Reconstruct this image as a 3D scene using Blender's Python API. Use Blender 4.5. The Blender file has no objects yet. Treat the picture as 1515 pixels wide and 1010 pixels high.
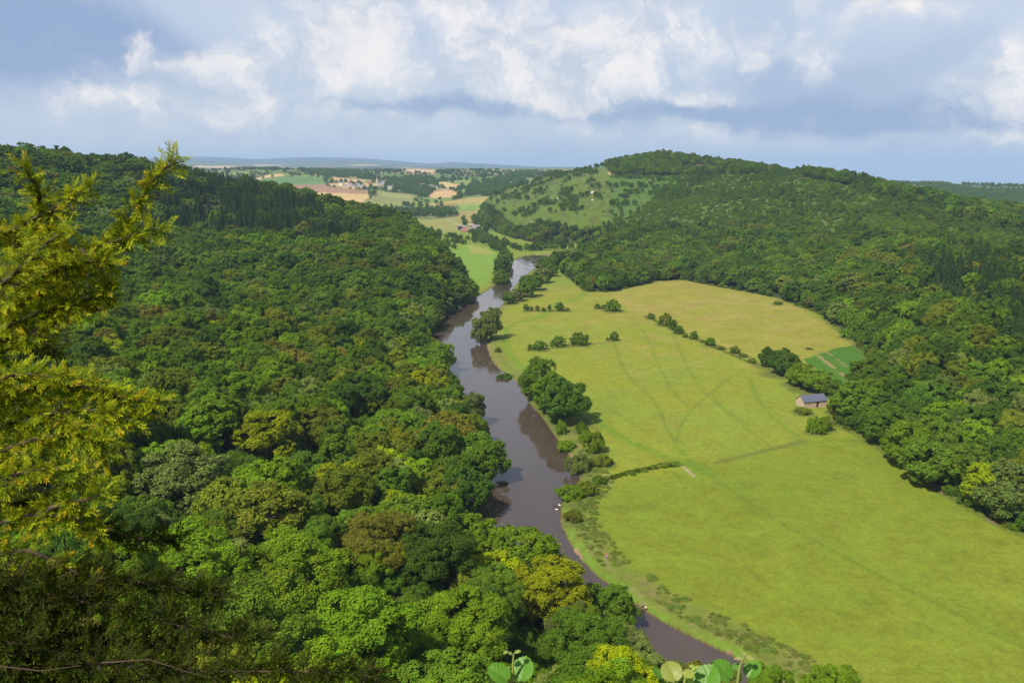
import bpy, bmesh, math, random, time
T0 = time.perf_counter()
import numpy as np
from mathutils import Vector, Matrix, kdtree
R = math.radians
random.seed(7); rng = np.random.default_rng(7)
S = bpy.context.scene
C = S.collection

# ------------------------------------------------------------------ camera, sky, sun, exposure
F = 1189.0; PITCH = math.atan(259/F); H = 122.0
cd = bpy.data.cameras.new('camera'); cam = bpy.data.objects.new('camera', cd); C.objects.link(cam)
cam.location = (0, 0, H); cam.rotation_euler = (math.pi/2-PITCH, 0, 0)
cd.sensor_width = 36; cd.lens = F/1515*36; cd.clip_start = .1; cd.clip_end = 90000
S.camera = cam
S.view_settings.view_transform = 'Standard'; S.view_settings.look = 'None'
S.view_settings.exposure = 0.45; S.view_settings.gamma = 1
S.cycles.max_bounces = 5; S.cycles.diffuse_bounces = 2; S.cycles.glossy_bounces = 2
S.cycles.transmission_bounces = 2; S.cycles.volume_bounces = 1; S.cycles.transparent_max_bounces = 4
SUN_EL = R(52); SUN_AZ = R(222)          # compass style: 0 = +Y (view direction), 90 = +X
sun_dir = Vector((math.sin(SUN_AZ)*math.cos(SUN_EL), math.cos(SUN_AZ)*math.cos(SUN_EL), math.sin(SUN_EL)))
sd_ = bpy.data.lights.new('sun', 'SUN'); sd_.energy = 5.0; sd_.angle = R(.55); sd_.color = (1, .93, .80)
so = bpy.data.objects.new('sun', sd_); C.objects.link(so); so.rotation_euler = sun_dir.to_track_quat('Z', 'Y').to_euler()
so.location = (0, 0, 400)

class NT:
    def __init__(s, nt): s.nt = nt; nt.nodes.clear()
    def n(s, t, **k):
        nd = s.nt.nodes.new(t)
        for a, b in k.items():
            if a == 'i':
                for x, y in b.items(): nd.inputs[x].default_value = y
            else: setattr(nd, a, b)
        return nd
    def l(s, a, b): s.nt.links.new(a, b)
    def put(s, inp, v):
        if isinstance(v, bpy.types.NodeSocket): s.l(v, inp)
        else: inp.default_value = v
    def m(s, op, a, b=0., c=None, clamp=False):
        nd = s.n('ShaderNodeMath', operation=op, use_clamp=clamp)
        s.put(nd.inputs[0], a); s.put(nd.inputs[1], b)
        if c is not None: s.put(nd.inputs[2], c)
        return nd.outputs[0]
    def mix(s, f, a, b, bt='MIX'):
        nd = s.n('ShaderNodeMix', data_type='RGBA', blend_type=bt, clamp_factor=True)
        s.put(nd.inputs[0], f)
        for k, v in ((6, a), (7, b)):
            if not isinstance(v, bpy.types.NodeSocket) and len(v) == 3: v = (*v, 1)
            s.put(nd.inputs[k], v)
        return nd.outputs[2]
    def noise(s, vec, sc, det=4, rough=.55, dist=0., out=0):
        nd = s.n('ShaderNodeTexNoise', i={'Scale': sc, 'Detail': det, 'Roughness': rough, 'Distortion': dist})
        if vec is not None: s.l(vec, nd.inputs['Vector'])
        return nd.outputs[out]
    def ss(s, v, a, b):
        nd = s.n('ShaderNodeMapRange', interpolation_type='SMOOTHSTEP')
        s.put(nd.inputs[0], v); nd.inputs[1].default_value = a; nd.inputs[2].default_value = b
        return nd.outputs[0]

w = bpy.data.worlds.new('World'); S.world = w; w.use_nodes = True
t = NT(w.node_tree)
out = t.n('ShaderNodeOutputWorld')
sky = t.n('ShaderNodeTexSky', sky_type='NISHITA', sun_disc=False, sun_elevation=SUN_EL, sun_rotation=SUN_AZ, altitude=100, dust_density=1.5, ozone_density=1.5)
tc = t.n('ShaderNodeTexCoord'); sx = t.n('ShaderNodeSeparateXYZ'); t.l(tc.outputs['Generated'], sx.inputs[0])
az = t.m('ARCTAN2', sx.outputs[0], sx.outputs[1]); el = t.m('ARCSINE', sx.outputs[2])
cv = t.n('ShaderNodeCombineXYZ'); t.l(az, cv.inputs[0]); t.l(el, cv.inputs[1])
def px_dir(px, py):       # photo pixel -> azimuth, elevation of the sky there
    x = (px-757.5)/F; v = -(py-505)/F
    y = math.cos(PITCH)+v*math.sin(PITCH); z = -math.sin(PITCH)+v*math.cos(PITCH)
    return math.atan2(x, y), math.atan2(z, math.hypot(x, y))
warp = t.n('ShaderNodeVectorMath', operation='MULTIPLY_ADD')
wn = t.n('ShaderNodeTexNoise', i={'Scale': 9., 'Detail': 6., 'Roughness': .62}); t.l(cv.outputs[0], wn.inputs['Vector'])
wc = t.n('ShaderNodeVectorMath', operation='SUBTRACT'); t.l(wn.outputs['Color'], wc.inputs[0]); wc.inputs[1].default_value = (.5, .5, .5)
t.l(wc.outputs[0], warp.inputs[0]); warp.inputs[1].default_value = (.16, .07, 0); t.l(cv.outputs[0], warp.inputs[2])
def blobs(lst):
    acc = None
    for (px, py, sxp, syp, wt) in lst:
        a, e = px_dir(px, py)
        su = t.n('ShaderNodeVectorMath', operation='SUBTRACT'); t.l(warp.outputs[0], su.inputs[0]); su.inputs[1].default_value = (a, e, 0)
        mu = t.n('ShaderNodeVectorMath', operation='MULTIPLY'); t.l(su.outputs[0], mu.inputs[0]); mu.inputs[1].default_value = (F/sxp, F/syp, 0)
        le = t.n('ShaderNodeVectorMath', operation='LENGTH'); t.l(mu.outputs[0], le.inputs[0])
        g = t.m('MULTIPLY', t.m('EXPONENT', t.m('MULTIPLY', t.m('POWER', le.outputs['Value'], 2.), -1.)), wt)
        acc = g if acc is None else t.m('ADD', acc, g)
    return acc
white = blobs([(205, 65, 30, 22, .7), (260, 95, 70, 16, .45), (370, 95, 60, 40, .6), (500, 85, 75, 55, .95), (540, 30, 60, 40, .6), (190, 148, 60, 26, .9), (330, 155, 60, 24, .7), (85, 145, 25, 18, .5),
    (560, 163, 80, 9, .5), (640, 122, 50, 18, .8), (740, 50, 90, 45, .85), (760, 90, 60, 40, .7), (820, 100, 110, 55, .95), (960, 50, 70, 50, .9), (860, 140, 70, 22, .9), (1010, 150, 40, 12, .7), (1120, 60, 100, 60, .5),
    (1330, 12, 50, 18, .75), (1210, 110, 50, 30, .35), (1480, 140, 60, 50, .95), (1500, 80, 60, 40, .5), (1050, 195, 110, 14, .5), (1480, 207, 50, 7, .5), (870, 195, 70, 12, .35), (640, 10, 80, 20, .4)])
dark = blobs([(60, 45, 160, 55, 1.), (-150, 60, 200, 60, .9), (250, 55, 70, 40, .3), (750, 160, 220, 11, .7), (1080, 168, 230, 15, 1.), (1320, 185, 200, 14, .8), (1280, 130, 120, 50, .55), (1120, 125, 90, 40, .5),
    (600, 150, 150, 10, .5), (1130, 20, 70, 50, .35), (1410, 60, 60, 50, .3), (1600, 180, 150, 30, .5), (650, 90, 40, 40, .3), (320, 120, 90, 14, .25)])
n1 = t.noise(warp.outputs[0], 15., 9., .64); n2 = t.noise(cv.outputs[0], 5., 5., .55)
nb = t.m('MULTIPLY', t.m('SUBTRACT', n1, .5), 1.5)
nf = t.noise(warp.outputs[0], 42., 6., .6)
whi = t.ss(t.m('ADD', t.m('ADD', white, t.m('MULTIPLY', nb, 1.15)), t.m('MULTIPLY', t.m('SUBTRACT', nf, .5), .45)), .12, 1.0)
dk = t.m('MULTIPLY', t.ss(t.m('ADD', dark, t.m('MULTIPLY', nb, .5)), .05, 1.1), .9)
overhead = t.ss(el, .2, .55)
over = t.m('MULTIPLY', overhead, t.ss(n2, .44, .62))
veil = t.ss(el, -.02, .2)
base = t.mix(veil, (.43, .53, .68), (.52, .61, .77))
c1 = t.mix(t.m('MULTIPLY', t.ss(t.m('ADD', n1, t.m('MULTIPLY', n2, .6)), .5, .95), .7), base, (.66, .71, .80))
c2 = t.mix(dk, c1, (.26, .365, .59))
wcol = t.mix(t.ss(n1, .36, .62), (.58, .63, .73), (1.0, .94, .90))
c3 = t.mix(t.m('MULTIPLY', whi, .92), c2, wcol)
c4 = t.mix(over, c3, (.75, .77, .82))
bgc = t.n('ShaderNodeBackground'); t.l(c4, bgc.inputs[0]); bgc.inputs[1].default_value = .76
bgs = t.n('ShaderNodeBackground'); t.l(sky.outputs[0], bgs.inputs[0]); bgs.inputs[1].default_value = .11
ms = t.n('ShaderNodeMixShader')
cover = t.m('MAXIMUM', t.m('SUBTRACT', 1., overhead), over); cover = t.m('MAXIMUM', t.m('MULTIPLY', cover, .9), .35)
t.l(cover, ms.inputs[0]); t.l(bgs.outputs[0], ms.inputs[1]); t.l(bgc.outputs[0], ms.inputs[2])
t.l(ms.outputs[0], out.inputs[0])

# ------------------------------------------------------------------ picking points of the real valley from the photograph
cp, sp = math.cos(PITCH), math.sin(PITCH)
def ray(px, py):
    x = (px-757.5)/F; v = -(py-505)/F
    return np.array([x, cp+v*sp, -sp+v*cp])
def gp(px, py, z=0.):
    d = ray(px, py); k = (z-H)/d[2]; return (d[0]*k, d[1]*k)
def pt(px, py, Y):
    d = ray(px, py); k = Y/d[1]; return np.array([d[0]*k, Y, H+d[2]*k])
def proj(x, y, z):
    zz = z-H; dep = y*cp-zz*sp; up = y*sp+zz*cp
    dep = np.where(np.abs(dep) < 1e-3, 1e-3, dep)
    px = 757.5+F*x/dep; py = 505-F*up/dep
    return px, np.where(dep > 0, py, 1e6), dep
def seg_dist(X, Y, P, closed=False):
    P = np.asarray(P, float); n = len(P); best = np.full(X.shape, 1e18)
    for i in range(n if closed else n-1):
        a = P[i]; b = P[(i+1) % n]; d = b-a; L = max(d@d, 1e-9)
        u = np.clip(((X-a[0])*d[0]+(Y-a[1])*d[1])/L, 0, 1)
        q = (X-a[0]-u*d[0])**2+(Y-a[1]-u*d[1])**2
        np.minimum(best, q, out=best)
    return np.sqrt(best)
def inside(X, Y, P):
    P = np.asarray(P, float); X = np.asarray(X, float); Y = np.asarray(Y, float); out_ = np.zeros(X.shape, bool)
    bb = (X >= P[:, 0].min()) & (X <= P[:, 0].max()) & (Y >= P[:, 1].min()) & (Y <= P[:, 1].max())
    if bb.any(): out_[bb] = inside_(X[bb], Y[bb], P)
    return out_
def inside_(X, Y, P):
    r = np.zeros(X.shape, bool); n = len(P)
    for i in range(n):
        x1, y1 = P[i]; x2, y2 = P[(i+1) % n]
        if y1 == y2: continue
        c = ((y1 > Y) != (y2 > Y)) & (X < (x2-x1)*(Y-y1)/(y2-y1)+x1); r ^= c
    return r
def near_dist(X, Y, P, closed=False, reach=70.):
    P = np.asarray(P, float); d = np.full(X.shape, reach+1.)
    bb = (X > P[:, 0].min()-reach) & (X < P[:, 0].max()+reach) & (Y > P[:, 1].min()-reach) & (Y < P[:, 1].max()+reach)
    if not bb.any(): return d
    x, y = X[bb], Y[bb]; best = np.full(x.shape, reach+1.); n = len(P)
    for i in range(n if closed else n-1):
        a = P[i]; b = P[(i+1) % n]
        k = np.nonzero((x > min(a[0], b[0])-reach) & (x < max(a[0], b[0])+reach) & (y > min(a[1], b[1])-reach) & (y < max(a[1], b[1])+reach))[0]
        if len(k) == 0: continue
        dd = b-a; L = max(dd@dd, 1e-9); u = np.clip(((x[k]-a[0])*dd[0]+(y[k]-a[1])*dd[1])/L, 0, 1)
        best[k] = np.minimum(best[k], np.hypot(x[k]-a[0]-u*dd[0], y[k]-a[1]-u*dd[1]))
    d[bb] = best; return d
def sdist(X, Y, P):
    d = near_dist(X, Y, P, True); return np.where(inside(X, Y, P), -d, d)
def sm(v, a, b):
    u = np.clip((v-a)/(b-a), 0, 1); return u*u*(3-2*u)
def smooth_poly(P, n=2):
    P = np.asarray(P, float)
    for _ in range(n):
        Q = [P[0]]
        for a, b in zip(P[:-1], P[1:]): Q += [a*.75+b*.25, a*.25+b*.75]
        Q.append(P[-1]); P = np.array(Q)
    return P
# cheap vectorised value noise
def vnoise(X, Y, sc, seed=0, octs=3):
    tot = 0; amp = 1; nrm = 0
    for o in range(octs):
        x = X/sc*2**o+seed*17.3; y = Y/sc*2**o+seed*9.1
        xi = np.floor(x).astype(np.int64); yi = np.floor(y).astype(np.int64); fx = x-xi; fy = y-yi
        fx = fx*fx*(3-2*fx); fy = fy*fy*(3-2*fy)
        def h(a, b):
            k = (a*374761393+b*668265263+(seed+o)*1442695041) & 0xffffffff
            k = ((k ^ (k >> 13))*1274126177) & 0xffffffff
            return ((k ^ (k >> 16)) & 0xffff)/65535.
        v = (h(xi, yi)*(1-fx)+h(xi+1, yi)*fx)*(1-fy)+(h(xi, yi+1)*(1-fx)+h(xi+1, yi+1)*fx)*fy
        tot = tot+v*amp; nrm += amp; amp *= .5
    return tot/nrm

WZ = -1.5
right_bank = [(814, 386), (790, 396), (772, 412), (757, 428), (743, 450), (728, 468), (718, 492), (720, 520), (732, 543), (752, 556), (768, 570), (778, 592), (800, 615),
              (816, 640), (834, 664), (852, 690), (858, 712), (842, 730), (826, 748), (826, 772), (842, 808), (868, 842), (905, 872), (950, 904), (1000, 934), (1045, 955), (1090, 977), (1150, 1012), (1250, 1070), (1500, 1250)]
left_bank = [(814, 378), (785, 377), (762, 384), (756, 398), (742, 416), (722, 430), (700, 443), (676, 456), (654, 470), (636, 490), (632, 512), (645, 540), (668, 568), (690, 600),
             (708, 635), (722, 672), (716, 700), (696, 732), (690, 770), (704, 815), (735, 860), (790, 905), (860, 950), (930, 990), (1010, 1035), (1130, 1110), (1400, 1330)]
RB = smooth_poly([gp(*p, WZ) for p in right_bank], 1); LB = smooth_poly([gp(*p, WZ) for p in left_bank], 1)
RIVER = np.vstack([RB, LB[::-1]])
edge_r = [(2300, 1150), (1900, 950), (1700, 870), (1560, 812), (1515, 792), (1470, 772), (1400, 732), (1345, 695), (1300, 662), (1262, 640), (1232, 628), (1236, 600), (1262, 575), (1283, 548), (1284, 528), (1262, 508), (1243, 492),
          (1215, 466), (1150, 441), (1110, 433), (1060, 424), (1010, 414), (975, 416), (940, 424), (905, 432), (866, 432), (850, 418), (828, 402), (850, 384), (880, 372), (870, 362), (800, 362), (755, 352), (733, 344), (716, 336), (708, 326), (700, 316)]
edge_l = [(480, 322), (560, 352), (620, 372), (672, 402), (700, 426), (702, 440)]
FLOOR = np.array([gp(*p) for p in edge_r]+[(-60, 2300), (-420, 2300)]+[gp(*p) for p in edge_l]+list(map(tuple, LB[LB[:, 1] < 700])))

CAN = [  # (pixel, pixel, depth) where the top of the woods stands; the ground is a tree's height below
 (0, 1010, 82), (300, 1010, 92), (600, 1010, 104), (800, 1010, 122), (0, 800, 140), (300, 800, 168), (600, 800, 192), (0, 600, 225), (300, 600, 290), (520, 620, 310), (150, 700, 205), (450, 700, 240),
 (-250, 1010, 75), (-300, 700, 170), (-300, 500, 350), (400, 490, 440), (560, 530, 425), (150, 462, 400), (0, 480, 360), (250, 540, 345),
 (200, 432, 520), (400, 445, 560), (590, 465, 565), (300, 352, 800), (420, 380, 730), (520, 385, 720), (100, 300, 720), (0, 360, 500), (-150, 300, 520), (150, 385, 590), (400, 322, 860), (220, 300, 870),
 (300, 256, 1060), (200, 242, 930), (100, 233, 820), (0, 244, 720), (-150, 236, 700), (-350, 230, 700), (400, 276, 1060), (470, 297, 1010), (530, 325, 930), (600, 350, 830), (650, 378, 770),
 # right hill
 (970, 222, 1750), (1040, 232, 1650), (1100, 240, 1480), (1190, 243, 1350), (1260, 252, 1270), (1330, 276, 1170), (1400, 300, 1060), (1470, 326, 950), (1560, 354, 860), (1750, 380, 800), (2000, 400, 700),
 (1400, 620, 325), (1400, 500, 420), (1400, 400, 610), (1400, 346, 800), (1515, 700, 268), (1515, 600, 330), (1515, 500, 410), (1515, 410, 560), (1750, 700, 260), (1750, 500, 400), (2000, 600, 330),
 (1300, 560, 390), (1300, 450, 580), (1300, 380, 760), (1300, 320, 960), (1200, 400, 800), (1200, 335, 1010), (1200, 285, 1190), (1100, 380, 960), (1100, 320, 1150), (1100, 270, 1350),
 (1000, 370, 1010), (1000, 320, 1220), (1000, 270, 1480), (930, 385, 950), (900, 345, 1120), (900, 290, 1420), (905, 242, 1650), (850, 385, 900), (850, 340, 1120), (850, 285, 1450), (800, 345, 1200), (780, 310, 1450),
 (810, 252, 1900), (760, 268, 2050), (740, 330, 1450), (725, 300, 1900)]
GRD = [  # bare ground, fields beyond
 (620, 335, 1650), (640, 320, 1950), (600, 304, 2250), (540, 300, 2350), (480, 285, 2700), (640, 283, 2850), (570, 268, 3250), (470, 268, 3100), (400, 268, 3050), (700, 300, 2250), (700, 283, 2650), (660, 268, 3300), (400, 252, 3700),
 (330, 252, 3900), (740, 262, 3300), (1360, 268, 3300), (1450, 274, 3100), (1515, 280, 2900), (1515, 305, 2250), (1420, 292, 2500), (1650, 290, 2700), (600, 252, 5200), (200, 250, 5200), (850, 250, 5200)]
cps = [(p[0], p[1], p[2]-11.5) for p in (pt(*c) for c in CAN)]+[tuple(pt(*c)) for c in GRD]
cps += [(0, 0, 120.2), (-2.5, .8, 120.0), (2.5, .8, 120.0), (0, -6, 120.6), (0, -30, 123), (-30, -8, 121), (30, -8, 119), (-100, -60, 128), (100, -60, 122), (0, 6, 112), (-6, 6, 114), (6, 6, 111), (0, 14, 98), (-14, 12, 101), (14, 12, 95),
        (-60, 10, 105), (60, 5, 88), (0, 30, 80), (-30, 30, 82), (30, 30, 72), (0, 60, 60), (-45, 58, 63), (45, 62, 46), (75, 90, 20), (120, 60, 25), (160, 20, 40), (200, -60, 70), (0, -400, 120), (-500, -300, 130), (500, -400, 110),
        (-600, 100, 120), (-700, 400, 122), (-800, 900, 118), (-900, 1300, 80), (-500, 1500, 62), (-300, 1350, 35), (-900, 2200, 60), (-1600, 1200, 95), (-2500, 2500, 70), (60, 110, 2), (150, 170, 0), (-1500, 4200, 80),
        (700, 150, 40), (1000, 400, 60), (1500, 1200, 40), (2200, 1800, 40), (900, 1700, 25), (700, 1350, 45), (850, 1150, 35), (1150, 1500, 20), (500, 2400, 50), (1000, 2600, 45), (1800, 4200, 60), (-12000, 8000, 80), (0, 9000, 86), (12000, 8000, 80), (0, 26000, 90), (-20000, 24000, 90), (20000, 24000, 90),
        (-6000, 0, 100), (6000, 0, 90), (0, -8000, 100)]
cps = np.array(cps, float)
def kern(r): return r
A = kern(np.hypot(cps[:, None, 0]-cps[None, :, 0], cps[:, None, 1]-cps[None, :, 1]))
nC = len(cps); M_ = np.zeros((nC+1, nC+1)); M_[:nC, :nC] = A; M_[:nC, nC] = 1; M_[nC, :nC] = 1
M_[np.arange(nC), np.arange(nC)] -= np.clip(np.hypot(cps[:, 0], cps[:, 1])*.012, .2, 12)
wts = np.linalg.solve(M_, np.r_[cps[:, 2], 0])
def ridge(X, Y, pts, width, seed):
    """a long far hill whose skyline follows (px, py) at depth Y0"""
    r = 0
    for (Y0, sky_) in pts:
        a = np.arctan2(X, Y)*F+757.5
        sy = np.interp(a, [s[0] for s in sky_], [s[1] for s in sky_])
        h = H+(246-sy)/F*Y0
        h = h+12*(Y0/16000)*(vnoise(X, Y*0, 500*(Y0/16000), seed)-.5)
        g = np.exp(-((Y-Y0-1200*(vnoise(X, Y*0, 6000, seed+3)-.5)*Y0/16000)/(width*Y0/16000))**2)
        r = np.maximum(r, (h-88)*g)
    return r
def zground(X, Y):
    X = np.asarray(X, float); Y = np.asarray(Y, float); sh = X.shape; X = X.ravel(); Y = Y.ravel()
    Z = np.full(X.shape, wts[nC])
    for i in range(nC): Z += wts[i]*np.sqrt((X-cps[i, 0])**2+(Y-cps[i, 1])**2)
    rr = np.hypot(X, Y)
    Z += (vnoise(X, Y, 70, 3)-.5)*7*sm(rr, 60, 250)*(1-.6*sm(rr, 2000, 4000))+(vnoise(X, Y, 700, 5)-.5)*26*sm(rr, 1900, 3500)
    far = rr > 6500
    if far.any():
        Z[far] = Z[far]*1.0+ridge(X[far], Y[far], [
            (19000, [(-1200, 232), (0, 229), (60, 234), (130, 236), (260, 235), (330, 232), (400, 236), (470, 233), (560, 236), (640, 243), (670, 240), (720, 243), (800, 247), (900, 247), (1300, 244), (1900, 238), (2700, 240)]),
            (13500, [(-1200, 238), (0, 226), (40, 229), (90, 236), (200, 240), (300, 238), (420, 242), (520, 240), (600, 245), (760, 250), (1200, 250), (2700, 244)]),
            (9500, [(-1200, 246), (0, 240), (200, 246), (350, 245), (450, 249), (560, 247), (700, 252), (900, 250), (2700, 248)])], 1500, 11)
    # lowered land away to the right, beyond the plateau
    Z -= np.clip(rr-3500, 0, None)*.034*sm(np.arctan2(X, Y)*F+757.5, 1080, 1300)
    d = sdist(X, Y, FLOOR); hm = sm(d, 0, 42)
    near = Y < 2300
    Zf = Z*hm+np.where(d < 0, 0., 0)
    Z = np.where(near | (hm < 1), Zf, Z)
    Z = np.where(near & (Y > -200) & (Z < .0), 0., Z)
    # blend the flat floor into the rising fields beyond
    Z0 = np.full(X.shape, 0.)
    rv = sdist(X, Y, RIVER)
    bank = WZ-.15+rv*.42
    near_r = (rv < 12)
    Z = np.where(near_r, np.minimum(Z, np.maximum(bank, -4.5)), Z)
    return Z.reshape(sh)
def ray_hit(px, py, off=0., y0=20, y1=3500):
    d = ray(px, py); Ys = np.geomspace(y0, y1, 700); k = Ys/d[1]
    zz = H+d[2]*k; g = zground(d[0]*k, Ys)+off
    i = np.nonzero(zz < g)[0]
    if len(i) == 0: return None
    i = i[0]; return (d[0]*k[i], Ys[i])

# ------------------------------------------------------------------ materials
def mat(name, build, **k):
    m = bpy.data.materials.new(name); m.use_nodes = True; t = NT(m.node_tree)
    o = t.n('ShaderNodeOutputMaterial'); build(t, o); return m
def simple(name, col, rough=.8, nz=None, amt=.25, spec=.3, bump=0.):
    def b(t, o):
        p = t.n('ShaderNodeBsdfPrincipled', i={'Roughness': rough, 'Specular IOR Level': spec})
        if nz:
            g = t.n('ShaderNodeTexCoord'); n = t.noise(g.outputs['Object'], nz, 5)
            c = t.mix(n, tuple(v*(1-amt) for v in col), tuple(min(1, v*(1+amt)) for v in col)); t.l(c, p.inputs['Base Color'])
            if bump:
                bp = t.n('ShaderNodeBump', i={'Strength': bump}); t.l(n, bp.inputs['Height']); t.l(bp.outputs[0], p.inputs['Normal'])
        else: p.inputs['Base Color'].default_value = (*col, 1)
        t.l(p.outputs[0], o.inputs[0])
    return mat(name, b)
def b_leaf(t, o):
    ti = t.n('ShaderNodeAttribute', attribute_type='INSTANCER', attribute_name='tint')
    ve = t.n('ShaderNodeAttribute', attribute_type='GEOMETRY', attribute_name='leafvar')
    sc = t.n('ShaderNodeSeparateColor'); t.l(ve.outputs['Color'], sc.inputs[0])
    gm = t.n('ShaderNodeNewGeometry'); n = t.noise(gm.outputs['Position'], .35, 3)
    hs = t.n('ShaderNodeHueSaturation'); t.l(ti.outputs['Color'], hs.inputs['Color'])
    t.l(t.m('ADD', .5, t.m('MULTIPLY', t.m('SUBTRACT', sc.outputs[1], .5), .05)), hs.inputs['Hue'])
    t.l(t.m('MULTIPLY', t.m('ADD', .72, t.m('MULTIPLY', sc.outputs[0], .62)), t.m('ADD', .72, t.m('MULTIPLY', n, .56))), hs.inputs['Value'])
    hs.inputs['Saturation'].default_value = 1.
    d = t.n('ShaderNodeBsdfPrincipled', i={'Roughness': .65, 'Specular IOR Level': .05}); t.l(hs.outputs[0], d.inputs['Base Color'])
    tr = t.n('ShaderNodeBsdfTranslucent'); t.l(t.mix(.5, hs.outputs[0], (.13, .24, .01), 'MIX'), tr.inputs[0])
    mx = t.n('ShaderNodeMixShader'); mx.inputs[0].default_value = .32; t.l(d.outputs[0], mx.inputs[1]); t.l(tr.outputs[0], mx.inputs[2])
    t.l(mx.outputs[0], o.inputs[0])
LEAF = mat('foliage', b_leaf)
BARK = simple('bark', (.13, .105, .08), .9, 6., .4, bump=.3)
def b_ground(t, o):
    a = t.n('ShaderNodeAttribute', attribute_type='GEOMETRY', attribute_name='land')
    g = t.n('ShaderNodeNewGeometry'); P = g.outputs['Position']
    mp = t.n('ShaderNodeMapping'); t.l(P, mp.inputs[0]); mp.inputs['Scale'].default_value = (1, 1, .3); mp.inputs['Rotation'].default_value = (0, 0, R(35))
    n1 = t.noise(mp.outputs[0], .9, 6, .7); n2 = t.noise(mp.outputs[0], .06, 6, .62, 1.2); n3 = t.noise(mp.outputs[0], .33, 4, .6, .6)
    v = t.m('ADD', t.m('ADD', -.13, t.m('MULTIPLY', n1, .82)), t.m('ADD', t.m('MULTIPLY', n2, .5), t.m('MULTIPLY', n3, .55)))
    hs = t.n('ShaderNodeHueSaturation'); t.l(a.outputs['Color'], hs.inputs['Color']); tf = t.noise(mp.outputs[0], 2.3, 3, .5); v = t.m('MULTIPLY', v, t.m('SUBTRACT', 1.03, t.m('MULTIPLY', t.ss(tf, .58, .70), .30)))
    t.l(v, hs.inputs['Value'])
    t.l(t.m('ADD', .470, t.m('MULTIPLY', n2, .05)), hs.inputs['Hue'])
    p = t.n('ShaderNodeBsdfPrincipled', i={'Roughness': .95, 'Specular IOR Level': .1}); t.l(hs.outputs[0], p.inputs['Base Color'])
    bp = t.n('ShaderNodeBump', i={'Strength': .5, 'Distance': .35}); t.l(n1, bp.inputs['Height']); t.l(bp.outputs[0], p.inputs['Normal'])
    t.l(p.outputs[0], o.inputs[0])
GROUND = mat('ground', b_ground)
def b_water(t, o):
    g = t.n('ShaderNodeNewGeometry'); P = g.outputs['Position']
    mp = t.n('ShaderNodeMapping'); t.l(P, mp.inputs[0]); mp.inputs['Rotation'].default_value = (0, 0, R(12)); mp.inputs['Scale'].default_value = (1., .35, 1)
    n = t.noise(mp.outputs[0], .9, 4, .6, .8); n2 = t.noise(mp.outputs[0], .045, 4, .55, 1.4)
    p = t.n('ShaderNodeBsdfPrincipled', i={'IOR': 1.34, 'Specular IOR Level': .95})
    t.l(t.mix(n2, (.044, .032, .023), (.066, .048, .036)), p.inputs['Base Color'])
    t.l(t.m('ADD', .03, t.m('MULTIPLY', t.ss(n2, .45, .7), .14)), p.inputs['Roughness'])
    bp = t.n('ShaderNodeBump', i={'Strength': .12, 'Distance': .06}); t.l(n, bp.inputs['Height']); t.l(bp.outputs[0], p.inputs['Normal'])
    t.l(p.outputs[0], o.inputs[0])
WATER = mat('river_water', b_water)

# ------------------------------------------------------------------ ground sheet
def mesh_obj(name, V, Fc, m, parent=None, attrs=None, smooth=False, link=True):
    me = bpy.data.meshes.new(name); V = np.asarray(V, np.float32).reshape(-1, 3)
    if isinstance(Fc, np.ndarray) and Fc.ndim == 2:
        k = Fc.shape[1]; me.vertices.add(len(V)); me.vertices.foreach_set('co', V.ravel())
        me.loops.add(Fc.size); me.loops.foreach_set('vertex_index', Fc.ravel().astype(np.int32))
        me.polygons.add(len(Fc)); me.polygons.foreach_set('loop_start', np.arange(0, Fc.size, k, dtype=np.int32))
        try: me.polygons.foreach_set('loop_total', np.full(len(Fc), k, np.int32))
        except Exception: pass
    else: me.from_pydata(V.tolist(), [], [list(f) for f in Fc])
    if attrs:
        for an, arr in attrs.items():
            at = me.attributes.new(an, 'FLOAT_COLOR', 'POINT'); arr = np.asarray(arr, np.float32)
            if arr.shape[1] == 3: arr = np.c_[arr, np.ones(len(arr), np.float32)]
            at.data.foreach_set('color', arr.ravel())
    me.update(calc_edges=True); me.validate()
    me.polygons.foreach_set('use_smooth', np.full(len(me.polygons), smooth))
    for mm in (m if isinstance(m, list) else [m]): me.materials.append(mm)
    o = bpy.data.objects.new(name, me)
    if link: C.objects.link(o)
    if parent is not None: o.parent = parent
    return o
def tag(o, label=None, cat=None, group=None, kind=None):
    if label: o['label'] = label
    if cat: o['category'] = cat
    if group: o['group'] = group
    if kind: o['kind'] = kind
    return o
def thing(name, loc, label, cat, group=None, rz=0):
    o = bpy.data.objects.new(name, None); C.objects.link(o); o.location = loc; o.rotation_euler = (0, 0, rz); o.empty_display_size = .5
    return tag(o, label, cat, group)

front = np.radians(np.arange(-43, 43.01, .16)); side = np.radians(np.arange(47, 313.1, 3.8))
ang = np.r_[front, side]; nA = len(ang)
rad = np.r_[np.geomspace(.6, 20, 22)[:-1], np.geomspace(20, 110, 80)[:-1], np.geomspace(110, 1350, 540)[:-1], np.geomspace(1350, 4500, 150)[:-1], np.geomspace(4500, 30000, 150)]; nR = len(rad)
GX = (np.sin(ang)[None, :]*rad[:, None]); GY = (np.cos(ang)[None, :]*rad[:, None])
GZ = zground(GX, GY)
print('grid', GX.size, time.perf_counter()-T0)
PXg, PYg, DEPg = proj(GX, GY, GZ)

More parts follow.
